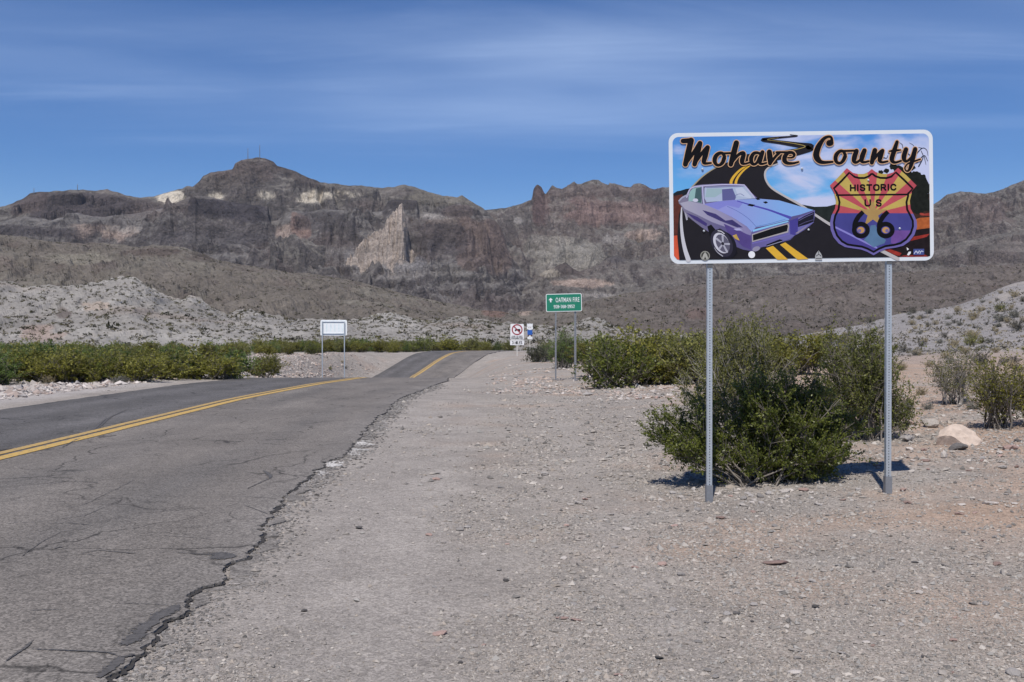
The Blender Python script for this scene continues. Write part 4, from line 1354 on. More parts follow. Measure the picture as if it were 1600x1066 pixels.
m = shrub_meshes(906, [((0, 0, 0.6), (0.55, 0.5, 0.45), 4)], 40, 10, 14, (0.034, 0.016), base_r=0.10, spread=0.22, stem_r=0.010, bare=0.4)
x, y, z = gp(1622, 665)
make_shrub('creosote_bush', (x, y, z - 0.02), 'yellow green bush cut by the right edge of the picture', 'bush', m, (M_twig, M_leaf_yellow))

# bushes in the middle distance, copies of a few kinds
PROTO = []
for k in range(6):
    rs = np.random.default_rng(40 + k)
    lob = [((0, 0, 0.55), (0.72, 0.68, 0.46), 4), ((rs.uniform(-0.4, 0.4), rs.uniform(-0.4, 0.4), 0.72), (0.4, 0.4, 0.36), 2), ((rs.uniform(-0.5, 0.5), rs.uniform(-0.5, 0.5), 0.4), (0.42, 0.42, 0.3), 1.5)]
    mm = shrub_meshes(950 + k, lob, 44, 8, 13, (0.062, 0.032), base_r=0.14, spread=0.25, stem_r=0.012, bare=0.3, tube_sides=3)
    mt = [M_leaf_olive, M_leaf_yellow, M_leaf_green, M_leaf_yellow, M_leaf_dark, M_leaf_green][k]
    mm[0].materials.append(M_twig); mm[1].materials.append(mt)
    PROTO.append(mm)
KIND = ['olive', 'yellow green', 'fresh green', 'yellow green', 'dark green', 'fresh green']


def place_bush(x, y, h, k, where, group, wide=1.0, name='desert_bush'):
    s = h / 0.98
    return make_shrub(name, ground_at(x, y), KIND[k] + ' desert bush ' + where, 'bush', PROTO[k], (M_twig, M_twig), KIND[k] + ' ' + group, random.uniform(0, 6.28),
                      (s * wide * random.uniform(1.0, 1.35), s * wide * random.uniform(1.0, 1.3), s))


def thicket(pts, where, group, hlo, hhi, weights):
    for x, y in pts:
        k = random.choices(range(6), weights)[0]
        place_bush(x, y, random.uniform(hlo, hhi), k, where, group)


# left side of the road
pts = []
for px, py in [(-10, 603), (30, 600), (75, 600), (115, 598), (160, 597), (200, 597), (240, 593), (285, 592), (330, 594), (365, 592), (395, 588), (415, 578)]:
    x, y, z = gp(px, py)
    pts.append((x + random.uniform(-0.4, 0.4), y + random.uniform(0, 1.0)))
ORD = ['first', 'second', 'third', 'fourth', 'fifth', 'sixth', 'seventh', 'eighth', 'ninth', 'tenth', 'eleventh', 'twelfth']
for i, (x, y) in enumerate(pts):
    k = random.choices(range(6), [2, 4, 3, 4, 2, 3])[0]
    o = place_bush(x, y, random.uniform(0.85, 1.12), k, 'x', 'x', 1.2)
    o['label'] = '%s desert bush, %s from the left in the front row across the road' % (KIND[k], ORD[i])
    o['group'] = 'front row of bushes across the road'
pts = []
while len(pts) < 118:
    y = 31.5 * (105 / 31.5) ** random.random()
    u = random.uniform(-0.58, -0.17)
    x = u * y
    px = 800 + FPX * u
    if px > 425 and y < 72: continue
    if x > edge_l(np.array(y)) - 4: continue
    pts.append((x, y))
thicket(pts, 'in the thicket left of the road', 'bushes in the thicket left of the road', 0.70, 1.14, [3, 4, 3, 4, 2, 3])
pts = []
while len(pts) < 26:
    y = random.uniform(30.5, 38); u = random.uniform(-0.57, -0.26)
    pts.append((u * y, y)) if u * y < -11.6 else None
thicket(pts, 'near the front of the thicket left of the road', 'bushes near the front of the thicket left of the road', 0.75, 1.12, [3, 4, 3, 4, 1, 3])
# beyond the second rise
pts = []
while len(pts) < 70:
    y = random.uniform(112, 150)
    px = random.uniform(400, 905)
    x = (px - 800) / FPX * y
    if edge_l(np.array(y)) - 1.5 < x < edge_r(np.array(y)) + 1.5: continue
    pts.append((x, y))
thicket(pts, 'beyond the second rise of the road', 'bushes beyond the second rise', 1.1, 2.0, [3, 4, 2, 4, 2, 2])
# right of the road behind the green sign
for px, py, h, k in [(955, 606, 1.35, 4), (1000, 602, 1.45, 1), (1030, 596, 1.35, 3), (940, 588, 1.25, 3), (985, 585, 1.5, 1), (1020, 580, 1.5, 0), (1060, 590, 1.5, 3), (1090, 600, 1.4, 0),
                     (1060, 575, 1.5, 1), (1120, 580, 1.5, 0), (1150, 590, 1.4, 1), (1200, 585, 1.4, 0), (1250, 585, 1.4, 3), (1100, 570, 1.5, 3)]:
    x, y, z = gp(px, py)
    place_bush(x, y, h, k, 'in the thicket right of the green sign', 'bushes right of the green sign')
x, y, z = gp(884, 578)
m = shrub_meshes(960, [((0, 0, 0.95), (0.65, 0.6, 0.8), 3), ((0.15, 0, 1.6), (0.35, 0.4, 0.5), 1)], 60, 10, 11, (0.07, 0.024), base_r=0.2, spread=0.35, stem_r=0.013, bare=0.25, tube_sides=3)
make_shrub('desert_bush', (x, y + 2, z), 'tall fresh green bush standing between the posts of the green sign', 'bush', m, (M_twig, M_leaf_green), sc=(1.25, 1.2, 1.0))
x, y, z = gp(860, 566)
make_shrub('desert_bush', (x, y + 4, z), 'lower fresh green bush behind the left post of the green sign', 'bush', m, (M_twig, M_leaf_green), rz=2.0, sc=(1.1, 1.1, 0.62))
for i in range(26):
    y = random.uniform(48, 100); px = random.uniform(885, 1260)
    x = (px - 800) / FPX * y
    place_bush(x, y, random.uniform(1.0, 1.7), random.choices(range(6), [4, 3, 1, 4, 1, 1])[0], 'behind the thicket right of the road', 'bushes behind the thicket right of the road')
x, y, z = gp(842, 566)
m = shrub_meshes(961, [((0, 0, 0.35), (0.7, 0.6, 0.3), 3)], 40, 8, 10, (0.07, 0.03), spread=0.25, stem_r=0.01, tube_sides=3)
make_shrub('desert_bush', (x, y, z), 'low grey green shrub at the foot of the route shield post', 'bush', m, (M_twig_grey, leaf_mat('grey_green_leaf', (0.05, 0.055, 0.035), (0.13, 0.135, 0.08))), sc=(1.5, 1.5, 1.5))
# low dry shrubs: hillside and verge
DRY = []
for k in range(4):
    mm = shrub_meshes(970 + k, [((0, 0, 0.34), (0.52, 0.5, 0.30), 3)], 26, 6, 9, (0.060, 0.026), spread=0.2, stem_r=0.008, bare=0.2, tube_sides=3)
    mm[0].materials.append(M_twig_grey); mm[1].materials.append([M_leaf_grey, M_leaf_tan, leaf_mat('dark_sage_leaf', (0.06, 0.058, 0.045), (0.14, 0.13, 0.10), 0.15), M_leaf_olive][k])
    DRY.append(mm)
DK = ['pale grey', 'straw coloured', 'dark grey', 'dull olive']


def place_dry(x, y, s, k, where, group):
    make_shrub('dry_shrub', ground_at(x, y), 'low ' + DK[k] + ' dry shrub ' + where, 'shrub', DRY[k], (M_twig, M_twig), DK[k] + ' ' + group, random.uniform(0, 6.28), (s * 1.15, s * 1.1, s))


n = 0
while n < 190:
    px = random.uniform(1180, 1660); py = random.uniform(440, 595)
    u, v = imgray(px, py)
    ds = np.linspace(30, 111, 500)
    d = EYE + v * ds - ground_z(u * ds, ds)
    if not (d < 0).any(): continue
    D = ds[np.argmax(d < 0)]
    if D < 31: continue
    place_dry(u * D, D, random.choice([0.4, 0.5, 0.6, 0.8, 1.1]) * random.uniform(0.85, 1.15) * (0.75 if D < 50 else 1), random.choices(range(4), [3, 4, 4, 1])[0], 'on the pale hillside at the right', 'shrubs on the pale hillside')
    n += 1
for _ in range(22):
    px = random.uniform(0, 560); py = random.uniform(560, 612)
    x, y, z = gp(px, py)
    if x > edge_l(np.array(y)) - 1.2: continue
    place_dry(x, y, random.uniform(0.25, 0.5), random.choices(range(4), [4, 2, 2, 1])[0], 'on the rubble verge left of the road', 'shrubs on the left verge')
for px, py in [(1400, 655), (1450, 640), (1520, 640), (1440, 618), (1545, 610), (1590, 640), (1415, 640), (1380, 665)]:
    x, y, z = gp(px, py)
    place_dry(x, y, random.uniform(0.2, 0.42), random.choice([0, 1, 3]), 'on sandy ground behind the boulder', 'shrubs behind the boulder')

# ------------------------------------------------------------------ signs: shared pieces
def galv_mat(name, col, rough=0.45, metal=0.55):
    return simple(name, col, rough, metal, var=0.12, scale=35)


M_galv = galv_mat('galvanised_steel', (0.50, 0.54, 0.575))
M_galv_dark = galv_mat('weathered_steel', (0.27, 0.28, 0.30), 0.55)
M_inside = simple('tube_inside', (0.10, 0.105, 0.11), 0.7)
M_white = simple('white_sign_sheet', (0.66, 0.70, 0.735), 0.35, var=0.03, scale=3)
M_alu = simple('bare_aluminium', (0.58, 0.60, 0.62), 0.4, 0.6, var=0.08, scale=8)
M_bolt = simple('bolt_steel', (0.62, 0.64, 0.66), 0.35, 0.6)


def perf_post(name, parent, loc, length, w=0.048, pitch=0.0254, hole=0.0056, mat=None, z0=-0.3, faces=4):
    """square tube with a row of real punched holes on each side"""
    n = int(length / pitch)
    V = []; F = []
    h = w / 2
    ca = [(math.cos(R(45 * k)), math.sin(R(45 * k))) for k in range(8)]
    rim = [(h, 0), (h, 1), (0, 1), (-h, 1), (-h, 0), (-h, -1), (0, -1), (h, -1)]
    for f in range(faces):
        c, s = math.cos(f * math.pi / 2), math.sin(f * math.pi / 2)
        for i in range(n):
            zc = z0 + (i + 0.5) * pitch
            b = len(V)
            for (a, q) in rim:
                V.append((a * c + h * s, a * s - h * c, zc + (q * pitch / 2)))
            for (a, q) in ca:
                V.append((a * hole * c + h * s, a * hole * s - h * c, zc + q * hole))
            for (a, q) in ca:                      # wall thickness of the hole
                hh = h - 0.003
                V.append((a * hole * c + hh * s, a * hole * s - hh * c, zc + q * hole))
            for k in range(8):
                k2 = (k + 1) % 8
                F.append((b + k, b + k2, b + 8 + k2, b + 8 + k))
                F.append((b + 8 + k, b + 8 + k2, b + 16 + k2, b + 16 + k))
    me = bpy.data.meshes.new(name)
    me.from_pydata(V, [], F)
    o = link(name, me, mat or M_galv, parent, loc)
    # dark core behind the holes: shade of the hollow tube put into its colour
    mb = MB()
    mb.box((0, 0, z0 + n * pitch / 2), (w - 0.012, w - 0.012, n * pitch - 0.004))
    mb.build('tube_core', M_inside, o)
    return o


def rounded(w, h, r, n=8):
    pts = []
    for cx, cz, a0 in ((w / 2 - r, h / 2 - r, 0), (-w / 2 + r, h / 2 - r, 90), (-w / 2 + r, -h / 2 + r, 180), (w / 2 - r, -h / 2 + r, 270)):
        for k in range(n + 1):
            a = R(a0 + 90 * k / n)
            pts.append((cx + r * math.cos(a), cz + r * math.sin(a)))
    return pts


def plate(name, outline, thick, mats, parent, loc, yfront=0.0):
    """flat sheet in the xz plane: front faces -y"""
    n = len(outline)
    V = [(x, yfront, z) for x, z in outline] + [(x, yfront + thick, z) for x, z in outline]
    F = [tuple(range(n)), tuple(reversed(range(n, 2 * n)))] + [(i, i + n, (i + 1) % n + n, (i + 1) % n) for i in range(n)]
    mb = MB(); mb.add(V, F)
    mb.m = [0, 1 if len(mats) > 1 else 0] + [1 if len(mats) > 1 else 0] * n
    return mb.build(name, mats, parent, loc)


PM = {}


def ink(rgb, var=0.0, scale=6.0):
    k = (rgb, var)
    if k not in PM:
        PM[k] = simple('print_ink', tuple(0.84 * c for c in lin(rgb)), 0.5, var=var, scale=scale)
        PM[k].node_tree.nodes['Principled BSDF'].inputs['Specular IOR Level'].default_value = 0.12
    return PM[k]


class Art:
    """layers of flat print stacked a fraction of a millimetre apart"""
    def __init__(s, conv, y0=-0.0012, step=0.00003):
        s.conv = conv; s.y = y0; s.step = step; s.mb = MB(); s.mats = []

    def mi(s, m):
        if m not in s.mats: s.mats.append(m)
        return s.mats.index(m)

    def poly(s, pts, m, raw=False):
        P = [p if raw else s.conv(*p) for p in pts]
        s.y -= s.step
        V = [Vector((x, z, 0)) for x, z in P]
        tri = tessellate_polygon([V])
        s.mb.add([(x, s.y, z) for x, z in P], [t for t in tri], s.mi(m))

    def stroke(s, pts, w, m, closed=False, caps=True, newlayer=True, smooth=True):
        """brush line through picture points; w in picture pixels (number or list)"""
        P = np.array([s.conv(*p) for p in pts])
        k = abs(s.conv(1, 0)[0] - s.conv(0, 0)[0])
        W = np.full(len(P), w * k) if np.isscalar(w) else np.array(w) * k
        if closed: P = np.vstack([P, P[:1]]); W = np.append(W, W[0])
        if smooth and len(P) > 2:
            idx = np.arange(len(P)); fin = np.linspace(0, len(P) - 1, (len(P) - 1) * 6 + 1)
            ext = np.vstack([P[-2] if closed else 2 * P[0] - P[1], P, P[1] if closed else 2 * P[-1] - P[-2]])
            out = []
            for f in fin:
                i = min(int(f), len(P) - 2); t = f - i
                p0, p1, p2, p3 = ext[i], ext[i + 1], ext[i + 2], ext[i + 3]
                out.append(0.5 * (2 * p1 + (p2 - p0) * t + (2 * p0 - 5 * p1 + 4 * p2 - p3) * t * t + (3 * p1 - p0 - 3 * p2 + p3) * t ** 3))
            W = np.interp(fin, idx, W); P = np.array(out)
        if newlayer: s.y -= s.step
        d = np.gradient(P, axis=0); d /= np.linalg.norm(d, axis=1)[:, None] + 1e-12
        nn = np.stack([-d[:, 1], d[:, 0]], 1)
        n = len(P)
        A = P + nn * W[:, None] / 2; B = P - nn * W[:, None] / 2
        mi = s.mi(m)
        e = 0
        for i in range(n - 1):                       # each piece a hair forward of the one before, so none coincide
            yy = s.y - 1e-7 * i
            s.mb.add([(A[i][0], yy, A[i][1]), (B[i][0], yy, B[i][1]), (B[i + 1][0], yy, B[i + 1][1]), (A[i + 1][0], yy, A[i + 1][1])], [(0, 1, 2, 3)], mi)
        if caps and not closed:
            for c, r, q in ((P[0], W[0] / 2, 2e-5), (P[-1], W[-1] / 2, 3e-5)):
                s.mb.add([(c[0] + r * math.cos(t), s.y - 1.2e-5 - q * 0.1, c[1] + r * math.sin(t)) for t in np.linspace(0, 2 * np.pi, 15)[:-1]], [tuple(range(14))], mi)

    def ellipse(s, c, rx, ry, rot, m, n=28):
        a = R(rot)
        s.poly([(c[0] + rx * math.cos(t) * math.cos(a) - ry * math.sin(t) * math.sin(a), c[1] + rx * math.cos(t) * math.sin(a) + ry * math.sin(t) * math.cos(a))
                for t in np.linspace(0, 2 * np.pi, n + 1)[:-1]], m)

    def build(s, name, parent, loc=None):
        return s.mb.build(name, s.mats, parent, loc)


def text(name, body, size, m, parent, loc, width=None, bold=0.0, spacing=1.0):
    cu = bpy.data.curves.new(name, 'FONT')
    cu.body = body; cu.size = size; cu.align_x = 'CENTER'; cu.align_y = 'CENTER'
    cu.offset = bold; cu.space_character = spacing
    o = bpy.data.objects.new(name, cu); COL.objects.link(o)
    bpy.context.view_layer.update()
    dg = bpy.context.evaluated_depsgraph_get()
    me = bpy.data.meshes.new_from_object(o.evaluated_get(dg))
    bpy.data.objects.remove(o); bpy.data.curves.remove(cu)
    co = np.zeros(len(me.vertices) * 3); me.vertices.foreach_get('co', co); co = co.reshape(-1, 3)
    c = (co.max(0) + co.min(0)) / 2; co -= c
    if width: co[:, 0] *= width / (co[:, 0].max() - co[:, 0].min())
    hh = co[:, 1].max() - co[:, 1].min()
    co[:, 1] *= size / hh
    co = np.stack([co[:, 0], 0 * co[:, 0], co[:, 1]], 1)
    me.vertices.foreach_set('co', co.ravel()); me.materials.clear(); me.update()
    return link(name, me, m, parent, loc)


GLYPH = {'H': [[(0, 0), (0, 1)], [(1, 0), (1, 1)], [(0, .5), (1, .5)]], 'I': [[(.5, 0), (.5, 1)]], 'T': [[(0, 0), (1, 0)], [(.5, 0), (.5, 1)]],
         'S': [[(.95, .18), (.75, .02), (.3, 0), (.05, .15), (.08, .38), (.5, .5), (.92, .62), (.95, .85), (.7, 1), (.25, .98), (.03, .8)]],
         'O': [[(.5, 0), (.12, .12), (0, .5), (.12, .88), (.5, 1), (.88, .88), (1, .5), (.88, .12), (.5, 0)]], 'R': [[(0, 0), (0, 1)], [(0, 0), (.6, 0), (.93, .1), (.93, .42), (.6, .53), (0, .53)], [(.5, .53), (1, 1)]],
         'C': [[(.98, .22), (.78, .03), (.45, 0), (.12, .14), (0, .5), (.12, .86), (.45, 1), (.78, .97), (.98, .78)]], 'U': [[(0, 0), (0, .7), (.18, .95), (.5, 1), (.82, .95), (1, .7), (1, 0)]],
         'A': [[(0, 1), (.5, 0), (1, 1)], [(.2, .65), (.8, .65)]], 'M': [[(0, 1), (0, 0), (.5, .7), (1, 0), (1, 1)]], 'N': [[(0, 1), (0, 0), (1, 1), (1, 0)]], 'F': [[(0, 1), (0, 0), (1, 0)], [(0, .48), (.8, .48)]],
         'E': [[(1, 0), (0, 0), (0, 1), (1, 1)], [(0, .48), (.85, .48)]], 'L': [[(0, 0), (0, 1), (1, 1)]], '9': [[(.1, .95), (.7, .95), (1, .6), (1, .2), (.7, 0), (.3, 0), (0, .15), (0, .4), (.3, .55), (.95, .5)]],
         '2': [[(0, .2), (.3, 0), (.8, 0), (1, .25), (.85, .5), (0, 1), (1, 1)]], '8': [[(.5, .47), (.1, .3), (.1, .12), (.5, 0), (.9, .12), (.9, .3), (.5, .47), (0, .65), (0, .85), (.5, 1), (1, .85), (1, .65), (.5, .47)]],
         '7': [[(0, 0), (1, 0), (.35, 1)]], '6': [[(.9, .02), (.35, .1), (0, .5), (0, .8), (.3, 1), (.7, 1), (1, .82), (1, .6), (.7, .45), (.05, .58)]], '5': [[(.95, 0), (.1, 0), (.05, .42), (.6, .38), (1, .6), (.9, .9), (.5, 1), (0, .9)]],
         '3': [[(0, .1), (.4, 0), (.9, .1), (.9, .38), (.4, .48), (1, .6), (1, .85), (.5, 1), (0, .9)]], '-': [[(.1, .5), (.9, .5)]], ' ': [], 'V': [[(0, 0), (.5, 1), (1, 0)]], '4': [[(.75, 1), (.75, 0), (0, .7), (1, .7)]], '0': [[(.5, 0), (.05, .2), (.05, .8), (.5, 1), (.95, .8), (.95, .2), (.5, 0)]], 'P': [[(0, 1), (0, 0), (.7, 0), (1, .12), (1, .42), (.7, .54), (0, .54)]],
         'B': [[(0, 0), (0, 1), (.7, 1), (1, .85), (1, .62), (.7, .5), (0, .5)], [(0, 0), (.65, 0), (.9, .12), (.9, .38), (.7, .5)]], 'D': [[(0, 0), (0, 1), (.6, 1), (1, .7), (1, .3), (.6, 0), (0, 0)]]}
NARROW = {'I': 0.18, ' ': 0.5, '-': 0.6}


def letters(art, body, cx, cy, h, width, wt, m):
    """sans capitals drawn with a pen of width wt; cy is the middle of the line, y upwards"""
    tot = sum(NARROW.get(ch, 1.0) for ch in body); gap = 0.42
    k = width / (tot + gap * (len(body) - 1))
    x = cx - width / 2
    for ch in body:
        w = NARROW.get(ch, 1.0) * k
        for st in GLYPH[ch]:
            art.stroke([(x + p[0] * w, cy + h / 2 - p[1] * h) for p in st], wt, m, smooth=False)
        x += w + gap * k


# ------------------------------------------------------------------ the large county sign
SD = 8.95
SX = 451.5 / FPX * SD
SZ = EYE + (HZ - 308) / FPX * SD
SW, SH = 412 / FPX * SD, 204 / FPX * SD
sgx, sgy = SX, SD
sgz = float(ground_z(SX, SD))
SIGN = thing('county_sign', (sgx, sgy, sgz), 'large picture sign reading Mohave County and Historic US 66 on two steel posts', 'sign')
board = plate('panel', rounded(SW, SH, 0.085), 0.004, [M_white, M_alu], SIGN, (0, 0, SZ - sgz))
board.rotation_euler = (0, R(-0.8), 0)


def s2l(px, py):
    u = (px - 1046) / 411.5
    v = (py - (209 - 6 * u)) / 203.5
    return ((u - 0.5) * SW, (0.5 - v) * SH)


def crop(x0, y0, k):
    return lambda x, y: s2l(x0 + x / k, y0 + y / k)


c1 = crop(1040, 200, 7.2727); c2 = crop(1240, 200, 7.2727); c3 = crop(1040, 300, 6.6667); c4 = crop(1260, 300, 8.0); cs = crop(1030, 190, 3.5556)


def sign_sky_mat():
    m, nt, bs, L = new_mat('printed_sky')
    bs.inputs['Roughness'].default_value = 0.42
    tc = node(nt, 'ShaderNodeTexCoord')
    co = tc.outputs['Object']
    mp = node(nt, 'ShaderNodeMapping'); mp.inputs['Rotation'].default_value = (0, R(22), 0); mp.inputs['Scale'].default_value = (0.9, 1, 2.6)
    L(co, mp.inputs[0])
    nz = node(nt, 'ShaderNodeTexNoise', inp={'Scale': 1.55, 'Detail': 5.0, 'Roughness': 0.5, 'Distortion': 0.4}); L(mp.outputs[0], nz.inputs['Vector'])
    sp = node(nt, 'ShaderNodeSeparateXYZ'); L(co, sp.inputs[0])
    bias = node(nt, 'ShaderNodeMapRange', inp={1: -0.9, 2: 0.5, 3: -0.16, 4: 0.10}); L(sp.outputs[0], bias.inputs[0])
    ad = node(nt, 'ShaderNodeMath', operation='ADD'); L(nz.outputs['Fac'], ad.inputs[0]); L(bias.outputs[0], ad.inputs[1])
    mr = node(nt, 'ShaderNodeMapRange', interpolation_type='SMOOTHSTEP', inp={1: 0.40, 2: 0.60}); L(ad.outputs[0], mr.inputs[0])
    gz = node(nt, 'ShaderNodeMapRange', inp={1: -0.15, 2: 0.6}); L(sp.outputs[2], gz.inputs[0])
    g = node(nt, 'ShaderNodeMix', data_type='RGBA'); L(gz.outputs[0], g.inputs[0])
    g.inputs[6].default_value = (*lin((104, 178, 224)), 1); g.inputs[7].default_value = (*lin((68, 130, 202)), 1)
    mx = node(nt, 'ShaderNodeMix', data_type='RGBA'); L(mr.outputs[0], mx.inputs[0]); L(g.outputs[2], mx.inputs[6])
    mx.inputs[7].default_value = (*lin((188, 195, 222)), 1)
    L(mx.outputs[2], bs.inputs['Base Color'])
    return m


K_BLACK, K_ROAD, K_LINE = ink((18, 16, 20)), ink((37, 35, 40), 0.12, 9), ink((205, 205, 212))
inset = 0.036
pl = rounded(SW - 2 * inset, SH - 2 * inset, 0.058)
a = Art(s2l)
a.poly(pl, sign_sky_mat(), raw=True)
FACE = a.build('printed_face', board)
tag(FACE, 'printed picture of a muscle car on a winding desert road under a blue sky')


def clipped(pts, cv):
    """keep printed shapes inside the white border"""
    W, H = SW / 2 - inset, SH / 2 - inset
    out = []
    for p in pts:
        x, z = cv(*p)
        out.append((max(-W, min(W, x)), max(-H, min(H, z))))
    return out


# desert picture at both sides
a = Art(cs, y0=-0.0018)
rk = ink((96, 52, 44), 0.45, 14); rk2 = ink((216, 92, 62), 0.2, 10); hill = ink((30, 36, 44), 0.3, 12); gr = ink((30, 33, 28), 0.5, 25); red = ink((150, 52, 44), 0.5, 18)
a.poly(clipped([(66, 402), (100, 388), (120, 385), (150, 375), (175, 372), (200, 350), (230, 420), (66, 440)], cs), hill, raw=True)
a.poly(clipped([(60, 415), (130, 405), (140, 500), (120, 700), (60, 700)], cs), rk, raw=True)
a.poly(clipped([(60, 635), (98, 632), (112, 768), (96, 766), (76, 745), (68, 720)], cs), rk2, raw=True)
a.build('desert_picture', FACE)
a = Art(cs, y0=-0.0021)
a.poly(clipped([(740, 452), (860, 474), (930, 472), (985, 458), (1010, 440), (1430, 440), (1430, 560), (820, 560)], cs), ink((38, 44, 42), 0.3, 20), raw=True)
a.poly(clipped([(1290, 440), (1510, 400), (1510, 640), (1300, 640)], cs), ink((66, 44, 36), 0.5, 20), raw=True)
a.poly(clipped([(1380, 560), (1440, 535), (1510, 530), (1510, 600), (1400, 600)], cs), ink((176, 96, 52), 0.4, 22), raw=True)
a.poly(clipped([(900, 640), (1300, 640), (1420, 600), (1510, 590), (1510, 745), (1480, 768), (1200, 768)], cs), ink((34, 26, 28), 0.4, 18), raw=True)
a.poly(clipped([(1290, 655), (1400, 640), (1500, 622), (1480, 640), (1380, 665), (1290, 690)], cs), red, raw=True)
a.poly(clipped([(1180, 690), (1270, 705), (1340, 730), (1330, 745), (1260, 740), (1200, 720)], cs), red, raw=True)
a.poly(clipped([(1350, 742), (1470, 738), (1490, 760), (1420, 768), (1330, 768)], cs), red, raw=True)
a.poly(clipped([(1425, 500), (1470, 512), (1500, 506), (1500, 524), (1450, 520)], cs), ink((168, 70, 60), 0.3, 20), raw=True)
# tree: crown of ragged clumps and bare twigs
rs = np.random.default_rng(5)
for (cx, cy, rr) in [(1300, 250, 22), (1330, 270, 30), (1370, 300, 42), (1410, 330, 55), (1450, 350, 52), (1440, 400, 62), (1475, 370, 40), (1425, 300, 30), (1460, 310, 22), (1230, 282, 14), (1262, 275, 16), (1400, 255, 22), (1450, 440, 58), (1480, 470, 40), (1430, 480, 44)]:
    pp = [(cx + rr * (0.75 + 0.4 * rs.random()) * math.cos(t), cy + rr * 0.85 * (0.7 + 0.45 * rs.random()) * math.sin(t)) for t in np.linspace(0, 6.28, 19)[:-1]]
    a.poly(clipped(pp, cs), gr, raw=True)
tw = ink((52, 56, 74))
for line in [[(1395, 250), (1420, 190), (1415, 140), (1390, 120)], [(1405, 200), (1360, 160), (1350, 130)], [(1420, 190), (1460, 150), (1485, 160), (1492, 190)], [(1430, 230), (1470, 190), (1490, 220)], [(1440, 250), (1465, 200), (1455, 165)],
             [(1350, 130), (1335, 118)], [(1360, 160), (1330, 165)], [(1460, 150), (1440, 145)], [(1470, 190), (1480, 240)], [(1240, 200), (1262, 205), (1270, 190)]]:
    a.stroke(line, [7, 4, 3, 2][:len(line)] if len(line) > 2 else [4, 2], tw)
a.build('tree_picture', FACE)

# winding road
a = Art(c1, y0=-0.0036)
a.stroke([(1420, 82), (1500, 97), (1280, 116), (1100, 140), (1300, 168), (1520, 200), (1655, 222), (1560, 262), (1380, 300), (1150, 340), (900, 400)],
         [8, 14, 24, 34, 44, 62, 78, 76, 90, 120, 190], K_ROAD)
a.stroke([(1290, 116), (1160, 138), (1320, 160), (1500, 188), (1590, 215), (1500, 245), (1300, 290)], [2, 3, 4, 5, 6, 6, 6], ink((190, 170, 96)))
a.conv = cs
a.poly(clipped([(108, 775), (98, 640), (108, 520), (150, 410), (190, 355), (250, 300), (330, 246), (420, 215), (520, 190), (650, 190), (660, 232), (618, 254), (592, 280), (592, 318), (615, 362), (660, 398), (740, 440), (800, 470), (870, 508), (960, 575), (1100, 650), (1330, 775)], cs), K_ROAD, raw=True)
a.stroke([(660, 236), (612, 256), (590, 282), (592, 322), (622, 368), (690, 412), (780, 462), (866, 520), (960, 580), (1100, 652), (1212, 708), (1318, 762)], [6, 9, 11, 11, 11, 11, 12, 13, 15, 17, 19, 20], ink((190, 186, 186)))
a.stroke([(336, 248), (288, 274), (240, 308), (195, 352), (170, 380)], [5, 6, 7, 7, 6], ink((170, 158, 130)))
a.stroke([(124, 480), (121, 560), (127, 640), (140, 710), (158, 768)], [6, 14, 18, 22, 26], K_LINE)
yl = ink((226, 178, 62), 0.1, 20)
a.conv = c1
a.stroke([(925, 432), (850, 480), (785, 545), (750, 600), (742, 640)], [16, 22, 28, 32, 34], yl)
a.stroke([(965, 428), (895, 480), (835, 545), (805, 600), (797, 640)], [14, 18, 24, 27, 29], yl)
a.conv = c3
a.poly([(1035, 585), (1110, 560), (1265, 703), (1155, 705)], yl)
a.poly([(1183, 548), (1238, 525), (1478, 697), (1365, 704)], yl)
a.build('road_picture', FACE)

# car


def grad_ink(name, x0, ca, x1, cb, axis=0):
    m, nt, bs, L = new_mat(name)
    bs.inputs['Roughness'].default_value = 0.5; bs.inputs['Specular IOR Level'].default_value = 0.12
    tc = node(nt, 'ShaderNodeTexCoord'); sp = node(nt, 'ShaderNodeSeparateXYZ'); L(tc.outputs['Object'], sp.inputs[0])
    nz = node(nt, 'ShaderNodeTexNoise', inp={'Scale': 5.0, 'Detail': 4.0}); L(tc.outputs['Object'], nz.inputs['Vector'])
    ma = node(nt, 'ShaderNodeMath', operation='MULTIPLY_ADD', inp={1: 0.22}); L(nz.outputs['Fac'], ma.inputs[0]); L(sp.outputs[axis], ma.inputs[2])
    mr = node(nt, 'ShaderNodeMapRange', inp={1: x0 + 0.11, 2: x1 + 0.11}); L(ma.outputs[0], mr.inputs[0])
    mx = node(nt, 'ShaderNodeMix', data_type='RGBA'); L(mr.outputs[0], mx.inputs[0])
    mx.inputs[6].default_value = (*[0.84 * c for c in lin(ca)], 1); mx.inputs[7].default_value = (*[0.84 * c for c in lin(cb)], 1)
    L(mx.outputs[2], bs.inputs['Base Color'])
    return m


